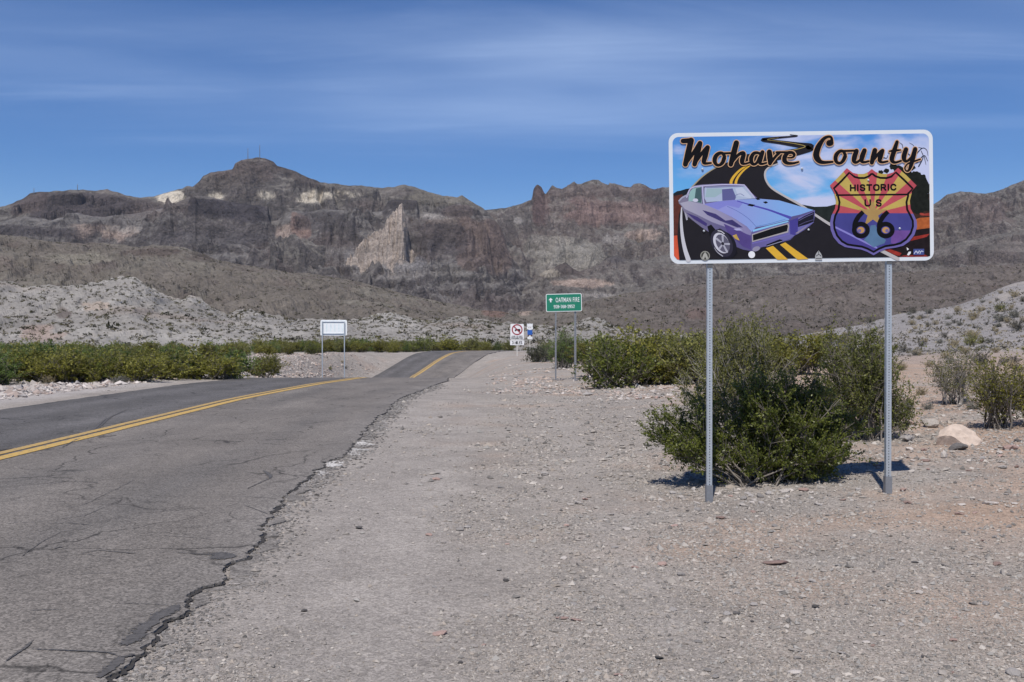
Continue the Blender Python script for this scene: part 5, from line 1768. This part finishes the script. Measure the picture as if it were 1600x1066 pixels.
a = Art(c3, y0=-0.0044, step=0.00003)
body, side, hood, fasc, shade = ink((80, 74, 124)), ink((126, 122, 168), 0.1, 8), ink((126, 160, 222), 0.08, 5), ink((92, 88, 152), 0.06, 8), ink((46, 42, 84))
roof = [(105 - 0, -5)]
hood = grad_ink('printed_hood', -0.75, (152, 154, 216), -0.2, (134, 176, 232))
fasc = grad_ink('printed_nose', -0.55, (104, 96, 150), 0.0, (114, 112, 174))
body = grad_ink('printed_body', -1.15, (132, 128, 150), -0.7, (96, 90, 138))
side = grad_ink('printed_flank', -1.1, (172, 170, 188), -0.4, (134, 126, 174))
tp = lambda x, y: ((1040 + x / 7.2727 - 1040) * 6.6667, (200 + y / 7.2727 - 300) * 6.6667)
sil = [(1550, 192), (1548, 250), (1535, 318), (1500, 350), (1440, 395), (1380, 432), (1335, 455), (1290, 500), (1230, 515), (1050, 568), (985, 575), (970, 600), (900, 618), (800, 600), (700, 560), (480, 440), (370, 368), (270, 290), (235, 260), (215, 300), (192, 215), (165, 150), (135, 118), (140, 90), (175, 60),
       tp(230, 770), tp(280, 690), tp(330, 658), tp(420, 645), tp(640, 635), tp(860, 640), tp(915, 660), tp(970, 735), (960, 70), (1180, 88), (1390, 150)]
a.poly(sil, body)
a.poly([(150, 118), (240, 96), (395, 128), (540, 190), (700, 272), (840, 362), (890, 418), (880, 452), (780, 420), (620, 365), (480, 315), (330, 240), (200, 180)], side)
a.poly([(210, 215), (330, 262), (430, 330), (420, 360), (300, 290)], ink((70, 60, 118)))
a.poly([(380, 190), (520, 230), (620, 300), (690, 290), (800, 370), (740, 370), (560, 300), (430, 240)], ink((66, 60, 112), 0.25, 10))
a.poly([(600, 330), (760, 400), (880, 460), (880, 600), (800, 570), (640, 420)], ink((86, 72, 134), 0.15, 8))
a.poly([(395, 128), (560, 98), (720, 84), (960, 72), (1180, 90), (1390, 150), (1535, 190), (1400, 235), (1285, 262), (1280, 292), (1050, 348), (935, 368), (890, 416), (840, 360), (700, 270), (540, 190)], hood)
a.poly([(395, 128), (560, 98), (720, 84), (800, 120), (760, 170), (640, 140), (540, 185)], ink((134, 138, 212)))
a.stroke([(745, 95), (860, 130), (1060, 185), (1200, 235), (1290, 268)], [10, 14, 18, 22, 30], ink((84, 82, 176)))
a.stroke([(640, 150), (760, 210), (860, 280), (935, 360)], 4, ink((76, 96, 170)))
a.stroke([(935, 360), (1060, 335), (1240, 285)], 4, ink((76, 120, 180)))
a.poly([(905, 395), (1060, 352), (1270, 300), (1275, 312), (1060, 372), (900, 420)], ink((140, 200, 240)))
a.poly([(848, 142), (872, 124), (930, 136), (900, 154)], K_BLACK)
a.poly([(1010, 106), (1045, 98), (1064, 114), (1036, 124)], K_BLACK)
a.poly([(932, 70), (960, 64), (985, 80), (955, 86)], K_BLACK)
# glass
a.poly([tp(440, 800), tp(442, 690), tp(462, 672), tp(880, 658), tp(920, 690), tp(1000, 790), (940, 68), (720, 84), (560, 98), (425, 108)], ink((176, 190, 214)))
a.poly([tp(450, 790), tp(470, 690), tp(640, 690), tp(640, 740), tp(560, 790)], ink((160, 186, 194)))
a.poly([tp(640, 700), tp(760, 690), tp(800, 790), (720, 84), (590, 94)], ink((98, 100, 150)))
a.poly([tp(790, 690), tp(870, 675), tp(975, 790), (880, 70), tp(820, 770)], ink((196, 206, 226)))
a.stroke([tp(790, 800), tp(800, 765), tp(850, 752), tp(890, 775)], 6, ink((120, 126, 170)))
a.stroke([tp(465, 680), tp(640, 674), tp(880, 664)], 8, ink((120, 122, 164)))
a.poly([tp(262, 790), tp(275, 730), tp(312, 690), tp(404, 672), tp(408, 800), (375, 120), (300, 100), (238, 98)], ink((150, 188, 186)))
a.poly([tp(330, 800), tp(345, 690), tp(404, 676), tp(408, 800), (370, 116), (310, 100)], ink((72, 100, 104)))
a.ellipse((310, 88), 28, 18, 0, ink((206, 208, 226)))
a.stroke([tp(240, 790), tp(268, 715), tp(305, 680), tp(410, 662), tp(640, 648), tp(865, 650), tp(905, 668), tp(1010, 795)], 12, ink((196, 192, 224)))
a.stroke([tp(420, 668), tp(426, 800), (398, 126)], 14, ink((186, 186, 220)))
a.stroke([(140, 95), (172, 62), (215, 40), (240, 30)], 16, ink((170, 170, 190)))
a.poly([(195, 205), (215, 235), (228, 290), (212, 296)], ink((176, 176, 186)))
# nose
a.poly([(888, 420), (1060, 372), (1285, 312), (1370, 270), (1548, 195), (1535, 318), (1380, 430), (1335, 452), (1280, 492), (1050, 560), (890, 602)], fasc)
a.poly([(1285, 300), (1375, 268), (1368, 420), (1340, 450), (1290, 440)], ink((74, 68, 146)))
a.poly([(892, 440), (1090, 375), (1270, 325), (1280, 352), (1270, 420), (1090, 468), (895, 522)], ink((176, 170, 170)))
a.poly([(902, 448), (1090, 385), (1262, 338), (1268, 358), (1258, 408), (1090, 456), (904, 508)], ink((22, 22, 26)))
a.poly([(1372, 290), (1440, 250), (1542, 205), (1534, 312), (1460, 340), (1372, 366)], ink((30, 29, 44)))
a.stroke([(1380, 300), (1450, 262), (1530, 228)], 6, ink((110, 104, 150)))
a.stroke([(1384, 345), (1450, 315), (1528, 290)], 5, ink((96, 92, 130)))
a.stroke([(895, 535), (1050, 500), (1280, 440)], 8, ink((120, 112, 190)))
a.poly([(1040, 548), (1180, 492), (1210, 500), (1195, 532), (1048, 566)], ink((24, 22, 36)))
a.stroke([(1050, 562), (1120, 540), (1200, 515)], 6, ink((170, 168, 190)))
a.ellipse((935, 592), 42, 24, -20, ink((150, 146, 170)))
a.poly([(1340, 432), (1420, 380), (1480, 340), (1440, 380), (1370, 432)], ink((150, 140, 160)))
a.poly([(700, 385), (760, 378), (800, 402), (730, 402)], ink((180, 178, 220)))
a.poly([(690, 455), (730, 440), (765, 508), (720, 490)], ink((196, 164, 84), 0.3, 30))
# wheel
a.poly([(430, 360), (470, 340), (520, 400), (560, 380), (680, 450), (730, 560), (740, 640), (690, 690), (480, 560)], ink((24, 23, 30)))
a.ellipse((605, 552), 118, 150, -28, ink((30, 29, 40)))
a.ellipse((578, 532), 104, 152, -28, ink((52, 50, 66)))
a.ellipse((574, 532), 76, 114, -28, ink((206, 206, 218)))
a.ellipse((588, 536), 64, 100, -28, ink((96, 94, 112)))
for t in range(5):
    an = R(72 * t + 20)
    ex, ey = 58 * math.cos(an), 92 * math.sin(an); ca, sa = math.cos(R(-28)), math.sin(R(-28))
    a.stroke([(590, 540), (590 + ex * ca - ey * sa, 540 + ex * sa + ey * ca)], [14, 22], ink((176, 176, 190)))
a.ellipse((588, 538), 14, 18, -28, ink((40, 38, 50)))
a.stroke([(540, 404), (575, 412), (605, 436)], [8, 9, 8], ink((214, 214, 220)))
a.stroke([(500, 580), (530, 625), (585, 668)], [4, 6, 9], ink((190, 190, 200)))
a.build('car_picture', FACE)

# stickers along the bottom
a = Art(c3, y0=-0.0066)
a.ellipse((403, 664), 50, 50, 0, ink((150, 150, 142)))
a.ellipse((403, 664), 40, 40, 0, ink((70, 70, 66)))
a.poly([(370, 690), (385, 650), (403, 625), (421, 650), (436, 690), (415, 700), (403, 670), (391, 700)], ink((176, 176, 168)))
a.ellipse((887, 652), 35, 36, 0, ink((240, 242, 246)))
a.conv = c4
a.poly([(95, 850), (95, 800), (110, 765), (138, 730), (166, 765), (182, 800), (182, 850)], ink((176, 178, 180)))
a.stroke([(110, 800), (140, 780), (168, 800)], 9, ink((64, 64, 68)))
a.stroke([(138, 740), (138, 775)], 7, ink((64, 64, 68)))
a.stroke([(105, 830), (172, 830)], 8, ink((64, 64, 68)))
a.poly([(1320, 710), (1455, 708), (1455, 784), (1320, 786)], ink((70, 82, 140), 0.2, 30))
a.stroke([(1330, 770), (1355, 735), (1375, 765), (1395, 730)], 9, ink((206, 212, 230)))
a.stroke([(1400, 770), (1420, 735), (1440, 745)], 8, ink((206, 212, 230)))
a.stroke([(1335, 750), (1445, 740)], 5, ink((190, 200, 222)))
a.poly([(1236, 690), (1266, 712), (1244, 730)], ink((236, 238, 242)))
a.poly([(1240, 785), (1262, 745), (1290, 742), (1286, 768), (1262, 792)], ink((236, 238, 242)))
a.build('sticker', FACE)

# route shield
a = Art(c4, y0=-0.0074, step=0.00003)
q2 = lambda x, y: (((1240 + x / 7.2727) - 1260) * 8, ((200 + y / 7.2727) - 300) * 8)
SHL = [q2(885, 520), q2(850, 552), q2(800, 572), q2(740, 572), q2(690, 560), q2(628, 512), q2(545, 600), q2(452, 690), q2(480, 735), (385, 45), (406, 130), (392, 220), (350, 300), (334, 380), (340, 460), (372, 545), (430, 615), (500, 655), (580, 668), (680, 682), (750, 708), (824, 748),
       (892, 708), (970, 676), (1080, 660), (1160, 640), (1230, 592), (1290, 515), (1318, 430), (1316, 360), (1288, 296), (1248, 220), (1240, 130), (1262, 48), q2(1292, 748), q2(1345, 690), q2(1245, 590), q2(1155, 508), q2(1105, 555), q2(1050, 572), q2(980, 570), q2(925, 552)]
cen = (824, 330)


def inside(pts, k):
    return [(cen[0] + (x - cen[0]) * k, cen[1] + (y - cen[1]) * k) for x, y in pts]


out = inside(SHL, 1.10)
RED, YEL, BLU, COP = ink((190, 84, 94), 0.12, 7), ink((196, 172, 92), 0.12, 7), ink((72, 72, 140), 0.15, 5), ink((176, 144, 90), 0.1, 7)


def cut(poly, a0, b0, c0):
    """part of a polygon where a0*x + b0*y <= c0"""
    res = []
    for i in range(len(poly)):
        p, q = poly[i], poly[(i + 1) % len(poly)]
        fp, fq = a0 * p[0] + b0 * p[1] - c0, a0 * q[0] + b0 * q[1] - c0
        if fp <= 0: res.append(p)
        if fp * fq < 0:
            t = fp / (fp - fq)
            res.append((p[0] + (q[0] - p[0]) * t, p[1] + (q[1] - p[1]) * t))
    return res


def rays(poly):
    rc = (820, 272)
    n = 13
    for i in range(n):
        a0, a1 = math.pi * i / n, math.pi * (i + 1) / n
        # sector between the two directions, above the horizon of the shield
        p = cut(poly, -(-math.sin(-a0)) * -1, -math.cos(-a0), 0) if False else None
        d0 = (math.cos(a0), -math.sin(a0)); d1 = (math.cos(a1), -math.sin(a1))
        far = 900
        tri = [rc, (rc[0] + d0[0] * far, rc[1] + d0[1] * far), (rc[0] + d1[0] * far, rc[1] + d1[1] * far)]
        # clip the shield by the two edges of the sector
        p = poly
        nx, ny = -d0[1], d0[0]           # left of d0
        s = 1 if (tri[2][0] - rc[0]) * nx + (tri[2][1] - rc[1]) * ny > 0 else -1
        p = cut(p, -s * nx, -s * ny, -s * (nx * rc[0] + ny * rc[1]))
        nx, ny = -d1[1], d1[0]
        s = 1 if (tri[1][0] - rc[0]) * nx + (tri[1][1] - rc[1]) * ny > 0 else -1
        p = cut(p, -s * nx, -s * ny, -s * (nx * rc[0] + ny * rc[1]))
        if len(p) > 2: a.poly(p, RED if i % 2 == 0 else YEL)


low = cut(out, 0, -1, -272)
a.poly(low, ink((112, 104, 168)))
rays(out)
lo2 = cut(SHL, 0, -1, -266)
a.poly(lo2, BLU)
a.poly([(355, 420), (560, 520), (820, 640), (860, 690), (824, 735), (750, 700), (680, 676), (500, 645), (380, 540)], ink((78, 70, 146)))
a.poly([(1050, 480), (1290, 480), (1230, 580), (1080, 650), (1040, 640)], ink((112, 80, 150), 0.2, 10))
a.stroke([(350, 440), (560, 545), (720, 628), (860, 695)], 22, ink((140, 136, 206)))
a.poly([(790, 420), (850, 410), (900, 540), (980, 600), (960, 640), (824, 690), (700, 600), (760, 540)], ink((92, 124, 158), 0.15, 8))
st = []
for k in range(10):
    r = 250 if k % 2 == 0 else 96
    t = R(-90 + 36 * k)
    st.append((820 + r * math.cos(t) * 0.72, 275 + r * math.sin(t) * 0.72))
a.poly(st, COP)
a.stroke(SHL, 26, K_BLACK, closed=True, smooth=False)
a.conv = c2
a.stroke([(475, 766), (1288, 757)], 20, K_BLACK, caps=False)
a.conv = c4
for cx, stem in ((668, [(700, 248), (640, 310), (596, 390), (584, 470)]), (977, [(1008, 246), (945, 312), (902, 390), (892, 470)])):
    a.stroke([(cx + 84 * math.cos(t), 476 + 76 * math.sin(t)) for t in np.linspace(0, 2 * np.pi, 17)[:-1]], 56, K_BLACK, closed=True)
    a.stroke(stem, [52, 60, 58, 50], K_BLACK, caps=False)
    a.ellipse((cx, 476), 44, 38, 0, ink((196, 152, 96)))
    a.ellipse((cx + (16 if cx > 800 else -18), 484), 22, 22, 0, ink((120, 110, 160)))
a.build('route_shield', FACE)
a = Art(c2, y0=-0.0088, step=0.00001)
xx = 634
for ch, wd in zip('HISTORIC', (58, 16, 56, 58, 66, 58, 16, 60)):
    slope = -9 * (xx - 634) / 516
    for st in GLYPH[ch]:
        a.stroke([(xx + 8 + p[0] * (wd - 8), 653 + slope + p[1] * 60) for p in st], 19, K_BLACK, smooth=len(st) > 3 and ch != 'R', caps=True)
    xx += wd + 18.5
a.conv = c4
for ch, x0, wd in (('U', 726, 62), ('S', 866, 56)):
    for st in GLYPH[ch]:
        a.stroke([(x0 + p[0] * wd, 102 + p[1] * 72) for p in st], 20, K_BLACK)
a.build('lettering', FACE)

# script lettering
STROKES = [
    (c1, [(204, 156), (300, 150)], [46, 50]), (c1, [(296, 150), (262, 290), (228, 418)], [58, 60, 50]), (c1, [(240, 400), (320, 290), (388, 190)], [36, 36, 44]), (c1, [(396, 182), (365, 300), (332, 418)], [50, 56, 46]),
    (c1, [(340, 400), (420, 290), (472, 235)], [32, 34, 42]), (c1, [(482, 228), (455, 320), (438, 385), (452, 408), (518, 404)], [46, 54, 46, 28, 20]),
    (c1, [(672, 330), (650, 295), (610, 296), (572, 330), (560, 380), (578, 420), (612, 428), (648, 400), (668, 350)], [36, 30, 36, 44, 44, 32, 28, 38, 42]), (c1, [(628, 296), (700, 294), (790, 290)], [22, 22, 22]),
    (c1, [(808, 178), (775, 300), (742, 420)], [54, 58, 46]), (c1, [(760, 392), (820, 320), (866, 292), (890, 302), (872, 370), (872, 404), (905, 412), (950, 400)], [26, 30, 36, 42, 50, 36, 22, 20]),
    (c1, [(1080, 300), (1040, 288), (1000, 300), (974, 350), (980, 400), (1008, 418), (1040, 396), (1070, 340)], [26, 30, 36, 44, 40, 28, 28, 34]), (c1, [(1102, 282), (1080, 350), (1072, 398), (1096, 414), (1145, 402)], [42, 48, 40, 24, 20]),
    (c1, [(1180, 280), (1186, 340), (1186, 408)], [52, 58, 40]), (c1, [(1196, 400), (1250, 330), (1290, 292)], [28, 28, 28]), (c1, [(1262, 284), (1320, 282), (1400, 284)], [24, 22, 24]),
    (c1, [(1390, 344), (1440, 340), (1462, 312), (1440, 286), (1390, 290), (1356, 330), (1352, 376), (1384, 404), (1450, 406), (1508, 392)], [16, 20, 30, 30, 36, 46, 48, 34, 24, 18]),
    (c2, [(404, 178), (420, 176)], [62, 60]), (c2, [(432, 160), (430, 118), (395, 106), (340, 134), (282, 220), (256, 310), (278, 368), (330, 396), (440, 390)], [36, 24, 26, 36, 56, 64, 56, 34, 22]),
    (c2, [(584, 310), (560, 272), (522, 272), (484, 310), (474, 358), (490, 396), (526, 404), (560, 376), (582, 330)], [34, 28, 34, 42, 42, 32, 28, 36, 40]), (c2, [(530, 268), (620, 266), (720, 262)], [22, 22, 22]),
    (c2, [(712, 268), (690, 330), (684, 378), (708, 396), (752, 366), (790, 300)], [46, 52, 46, 28, 24, 28]), (c2, [(802, 262), (776, 330), (770, 376), (796, 394), (850, 382)], [46, 52, 42, 26, 20]),
    (c2, [(920, 260), (902, 330), (884, 398)], [48, 52, 42]), (c2, [(895, 380), (950, 310), (990, 272)], [26, 28, 36]), (c2, [(1006, 264), (982, 330), (974, 374), (1002, 394), (1062, 384)], [40, 50, 42, 24, 20]),
    (c2, [(1172, 165), (1140, 260), (1112, 350), (1122, 386), (1156, 396), (1215, 378)], [34, 48, 48, 38, 24, 20]), (c2, [(1084, 270), (1140, 262), (1210, 256)], [14, 30, 14]),
    (c2, [(1272, 250), (1250, 320), (1252, 366), (1282, 382), (1330, 340), (1356, 290)], [46, 50, 42, 26, 24, 28]), (c2, [(1376, 246), (1350, 340), (1326, 430), (1300, 486), (1270, 490), (1258, 455), (1290, 412), (1350, 388), (1432, 360)], [44, 50, 40, 24, 16, 16, 16, 20, 16])]
a = Art(c1, y0=-0.0092, step=0.00002)
gold = ink((222, 178, 138))
for cv, p, w in STROKES:
    a.conv = cv
    a.stroke(p, [v * 1.12 + 18 for v in w], gold)
a.y -= 0.0001
for cv, p, w in STROKES:
    a.conv = cv
    a.stroke(p, [v * 1.14 for v in w], K_BLACK)
a.build('lettering', FACE)

# posts, sleeves, bolts
for px, bpy_ in ((1109.5, 785), (1390, 771)):
    lx = (px - 800) / FPX * SD - SX
    gz = float(ground_z(SX + lx, SD + 0.034)) - sgz
    zb = EYE - (bpy_ - HZ) / FPX * SD - sgz
    top = SZ - sgz + SH / 2 - 0.06
    p = perf_post('post', SIGN, (lx, 0.034, 0), top - min(gz, zb) + 0.32, z0=min(gz, zb) - 0.3)
    sl = MB()
    w, t = 0.060, 0.0045
    for (cx, cy, dx, dy) in ((0, -w / 2, w, t), (0, w / 2, w, t), (-w / 2, 0, t, w - t), (w / 2, 0, t, w - t)):
        sl.box((cx, cy, zb + 0.02), (dx - 0.0005, dy, 0.27))
    sl.build('anchor_sleeve', M_galv_dark, SIGN, (lx, 0.034, 0))
    cl = MB(); cl.box((0, -0.0265, SZ - sgz - SH / 2 - 0.012 + (0.017 if lx > 0 else -0.017)), (0.05, 0.004, 0.045))
    cl.build('bracket', M_inside, SIGN, (lx, 0.034, 0))
for px, py in ((1098, 265), (1253, 264), (1099, 361), (1262, 359), (1404, 357), (1356, 282)):
    x0, z0 = s2l(px, py)
    b = MB(); b.cyl((x0, 0.001, z0), (x0, -0.013, z0), 0.011, 0.010, 10); b.cyl((x0, -0.013, z0), (x0, -0.016, z0), 0.009, 0.005, 10)
    b.build('bolt', M_bolt, board)

# ------------------------------------------------------------------ green guide sign
def green_sign():
    D = 32.0
    x = (881 - 800) / FPX * D
    s = thing('guide_sign', (x, D, float(ground_z(x, D))), 'green guide sign with an arrow reading Oatman Fire on two thin posts', 'sign')
    zc = EYE + (HZ - 473) / FPX * D - s.location.z
    w, h = 56 / FPX * D, 28 / FPX * D
    wh = simple('sign_white', (0.72, 0.76, 0.76), 0.4)
    green = simple('sign_green', (0.012, 0.20, 0.12), 0.4, var=0.06, scale=4)
    p = plate('panel', rounded(w, h, 0.05), 0.004, [wh, M_alu], s, (0, 0, zc))
    p.rotation_euler = (0, R(-1.2), R(-3))
    f = plate('printed_face', rounded(w - 0.045, h - 0.045, 0.035), 0.002, [green], p, (0, -0.0035, 0))
    u = w / 56
    text('lettering', 'OATMAN FIRE', 7.4 * u, wh, p, (5.8 * u, -0.0075, 4.3 * u), width=37 * u, bold=0.002, spacing=1.12)
    for body, cx, cy, h, w, wt in (('928-768-2952', 0.4, -6.2, 4.6, 32, 0.8),):
        la = Art(lambda a, b: (a * u, b * u), y0=-0.0068, step=0.00002)
        letters(la, body, cx, cy, h, w, wt, wh)
        la.build('lettering', p)
    ar = Art(lambda a, b: (a * u, b * u), y0=-0.0068)
    ar.poly([(-20.5, 8.0), (-24.0, 4.2), (-21.6, 4.2), (-21.6, 0.8), (-19.4, 0.8), (-19.4, 4.2), (-17.0, 4.2)], wh)
    ar.build('arrow', p)
    for px, pb in ((867, 592), (900, 590)):
        lx = (px - 800) / FPX * D - x
        gz = float(ground_z(x + lx, D + 0.04)) - s.location.z
        perf_post('post', s, (lx + (0.03 if px < 880 else -0.02), 0.05, 0), zc - gz + 0.45, w=0.052 if px < 880 else 0.066, pitch=0.06, hole=0.009, z0=gz - 0.2, faces=4, mat=M_galv_dark)


green_sign()


def truck_sign():
    D = 88.0
    x = (808 - 800) / FPX * D
    s = thing('traffic_sign', (x, D, float(ground_z(x, D))), 'white no trucks sign with a red slashed circle and a 3 MILES plate below', 'sign')
    u = D / FPX
    gz0 = s.location.z
    Z = lambda py: EYE + (HZ - py) * u - gz0
    wh = simple('traffic_white', (0.76, 0.76, 0.77), 0.45)
    redm = simple('traffic_red', (0.30, 0.022, 0.035), 0.45)
    p = plate('panel', rounded(21 * u, 24.4 * u, 0.07), 0.004, [wh, M_alu], s, (0, 0, Z(518.6)))
    a = Art(lambda a, b: (a * u, b * u), y0=-0.003, step=0.002)
    a.poly([(0.8, 1.6), (4.9, 1.6), (4.9, 4.4), (0.8, 4.4)], K_BLACK)
    a.poly([(-3.6, 1.8), (-3.6, 3.2), (-2.4, 4.0), (0.4, 4.0), (0.4, 1.8)], K_BLACK)
    for cx in (-2.6, 1.8, 3.8): a.ellipse((cx, 1.5), 0.8, 0.8, 0, K_BLACK)
    a.stroke([(7.6 * math.cos(t), 3.4 + 7.6 * math.sin(t)) for t in np.linspace(0, 2 * np.pi, 33)[:-1]], 1.7, redm, closed=True)
    a.stroke([(-5.2, 8.6), (5.2, -1.8)], 1.7, redm, caps=False)
    a.build('prohibition_symbol', p)
    a = Art(lambda a, b: (a * u, b * u), y0=-0.008, step=0.00002)
    letters(a, 'OVER 40 FEET', 0, -7.2, 1.7, 17, 0.42, K_BLACK)
    letters(a, 'PROHIBITED', 0, -10.0, 1.9, 18, 0.55, K_BLACK)
    a.build('lettering', p)
    q = plate('distance_plate', rounded(22 * u, 7.6 * u, 0.05), 0.004, [wh, M_alu], s, (0, -0.006, Z(535.6)))
    a = Art(lambda a, b: (a * u, b * u), y0=-0.004, step=0.00002)
    letters(a, '3 MILES', 0, 0, 4.2, 15.5, 0.9, K_BLACK)
    a.build('lettering', q)
    b = MB(); b.box((0, 0, (Z(507) - 0.3) / 2), (0.09, 0.06, Z(507) + 0.3))
    b.build('post', simple('pale_post', (0.52, 0.50, 0.47), 0.7, var=0.15), s, (0, 0.04, 0))


def shield_sign():
    D = 90.0
    x = (828 - 800) / FPX * D
    s = thing('route_marker', (x, D, float(ground_z(x, D))), 'small stack of route plates with a white shield above a blue plate on one post', 'sign')
    u = D / FPX
    gz0 = s.location.z
    Z = lambda py: EYE + (HZ - py) * u - gz0
    wh = simple('marker_white', (0.74, 0.76, 0.77), 0.45)
    sh = [(-4.2, 5), (-2.2, 4.4), (0, 5), (2.2, 4.4), (4.2, 5), (4.6, 2.5), (4.0, 0.6), (5.0, -2), (4.4, -4), (2.0, -4.8), (0, -5.2), (-2.0, -4.8), (-4.4, -4), (-5.0, -2), (-4.0, 0.6), (-4.6, 2.5)]
    p = plate('shield_plate', [(a * u, b * u) for a, b in reversed(sh)], 0.004, [wh, M_alu], s, (0, 0, Z(510.6)))
    brn = simple('marker_brown', (0.30, 0.17, 0.12), 0.5)
    text('lettering', '66', 3.4 * u, brn, p, (0, -0.006, -1.6 * u), width=5.6 * u, bold=0.006)
    q = plate('blue_plate', rounded(7.6 * u, 7.4 * u, 0.04), 0.004, [simple('marker_blue', (0.018, 0.10, 0.42), 0.45), M_alu], s, (0, 0, Z(519.6)))
    r = plate('brown_plate', rounded(7.2 * u, 3.6 * u, 0.03), 0.004, [simple('marker_dark', (0.085, 0.055, 0.06), 0.5), M_alu], s, (0, 0, Z(525.0)))
    t = plate('white_plate', rounded(7.6 * u, 4.0 * u, 0.03), 0.004, [wh, M_alu], s, (0, -0.004, Z(528.2)))
    a = Art(lambda a, b: (a * u, b * u), y0=-0.003)
    a.poly([(-1.8, 2.0), (1.8, 2.0), (0.3, 4.4), (-0.3, 4.4)], wh)
    a.build('pointer', t)
    b = MB(); b.box((0, 0, (Z(507) - 0.3) / 2), (0.075, 0.05, Z(507) + 0.3))
    b.build('post', simple('pale_marker_post', (0.50, 0.49, 0.46), 0.7, var=0.15), s, (0, 0.04, 0))


truck_sign()
shield_sign()


def back_board():
    D = 62.0
    x = (521.5 - 800) / FPX * D
    gz0 = float(ground_z(x, D))
    s = thing('roadside_board', (x, D, gz0), 'white board seen from behind on two posts left of the road', 'sign')
    u = D / FPX
    Z = lambda py: EYE + (HZ - py) * u - gz0
    wht = simple('board_white', (0.80, 0.83, 0.85), 0.5)
    p = plate('panel', rounded(41.5 * u, 24.5 * u, 0.10), 0.005, [wht], s, (0, 0, Z(512.3)))
    f = plate('inner_panel', rounded(34 * u, 18.5 * u, 0.01), 0.002, [simple('board_inner', (0.80, 0.83, 0.845), 0.5)], p, (0, -0.003, 0))
    a = Art(lambda a, b: (a * u, b * u), y0=-0.0045)
    bl = simple('faint_blue', (0.70, 0.78, 0.81), 0.5, var=0.15, scale=3)
    for cx in (-11, -4.5, 1.5, 8, 13.5):
        a.poly([(cx - 1.0, -6), (cx + 1.0, -6), (cx + 1.2, 0), (cx + 0.9, 6), (cx - 0.9, 6), (cx - 1.2, 0)], bl)
    a.build('blue_mark', p)  # pale bluish upright marks across the panel
    for zz in (9.3, -9.3):
        b = MB(); b.box((0, -0.03, zz * u), (35 * u, 0.03, 0.03)); b.build('rail', M_galv, p)
    for px in (504, 538.5):
        lx = (px - 800) / FPX * D - x
        gz = float(ground_z(x + lx, D)) - gz0
        b = MB(); b.box((0, 0, (Z(502.5) + gz - 0.3) / 2), (0.06, 0.06, Z(502.5) - gz + 0.3)); b.build('post', M_galv, s, (lx, -0.082, 0))


back_board()

# ------------------------------------------------------------------ radio masts on the skyline
def mast(px, top, base, D, label, group):
    x = (px - 800) / FPX * D
    zb = EYE + (HZ - base) / FPX * D; zt = EYE + (HZ - top) / FPX * D
    o = thing('radio_mast', (x, D, zb - 8), label, 'radio mast', group)
    h = zt - zb + 8
    b = MB()
    for k in range(3):
        t = R(120 * k)
        b.cyl((1.3 * math.cos(t), 1.3 * math.sin(t), 0), (0.35 * math.cos(t), 0.25 * math.sin(t), h * 0.94), 0.34, 0.28, 5)
    for i in range(10):
        z = h * 0.94 * i / 10; r0 = 1.3 - 0.95 * i / 10; r1 = 1.3 - 0.95 * (i + 1) / 10
        for k in range(3):
            t0, t1 = R(120 * k), R(120 * k + 120)
            b.cyl((r0 * math.cos(t0), r0 * math.sin(t0), z), (r1 * math.cos(t1), r1 * math.sin(t1), z + h * 0.094), 0.16, 0.16, 4)
    b.build('lattice', simple('mast_steel', (0.16, 0.16, 0.17), 0.6), o)
    c = MB(); c.cyl((0, 0, h * 0.9), (0, 0, h), 0.5, 0.35, 6); c.cyl((0.5, 0, h * 0.78), (0.5, -0.5, h * 0.78), 0.9, 0.9, 10)
    c.build('antenna', simple('antenna_grey', (0.30, 0.30, 0.31), 0.6), o)


mast(388, 232, 249, 2695, 'shorter left mast of the two on the mountain peak', 'masts on the mountain')
mast(406.5, 226, 248, 2695, 'taller right mast of the two on the mountain peak', 'masts on the mountain')
mast(122, 288, 299, 2695, 'thin mast on the flat left shoulder of the mountain', 'masts on the mountain')
mast(54, 294, 304, 2695, 'small pale mast at the far left end of the mountain ridge', 'masts on the mountain')

# ------------------------------------------------------------------ thin desert haze
def build_haze():
    mb = MB(); mb.box((0, 0, 300), (9600, 9600, 660))
    m = bpy.data.materials.new('thin_haze'); m.use_nodes = True
    nt = m.node_tree; nt.nodes.clear()
    out = node(nt, 'ShaderNodeOutputMaterial')
    v = node(nt, 'ShaderNodeVolumePrincipled', inp={'Density': 0.000022, 'Anisotropy': 0.1, 'Color': (0.80, 0.87, 1.0, 1)})
    nt.links.new(v.outputs[0], out.inputs['Volume'])
    tag(mb.build('haze', m), 'thin bluish haze over the far mountains', kind='stuff')


build_haze()
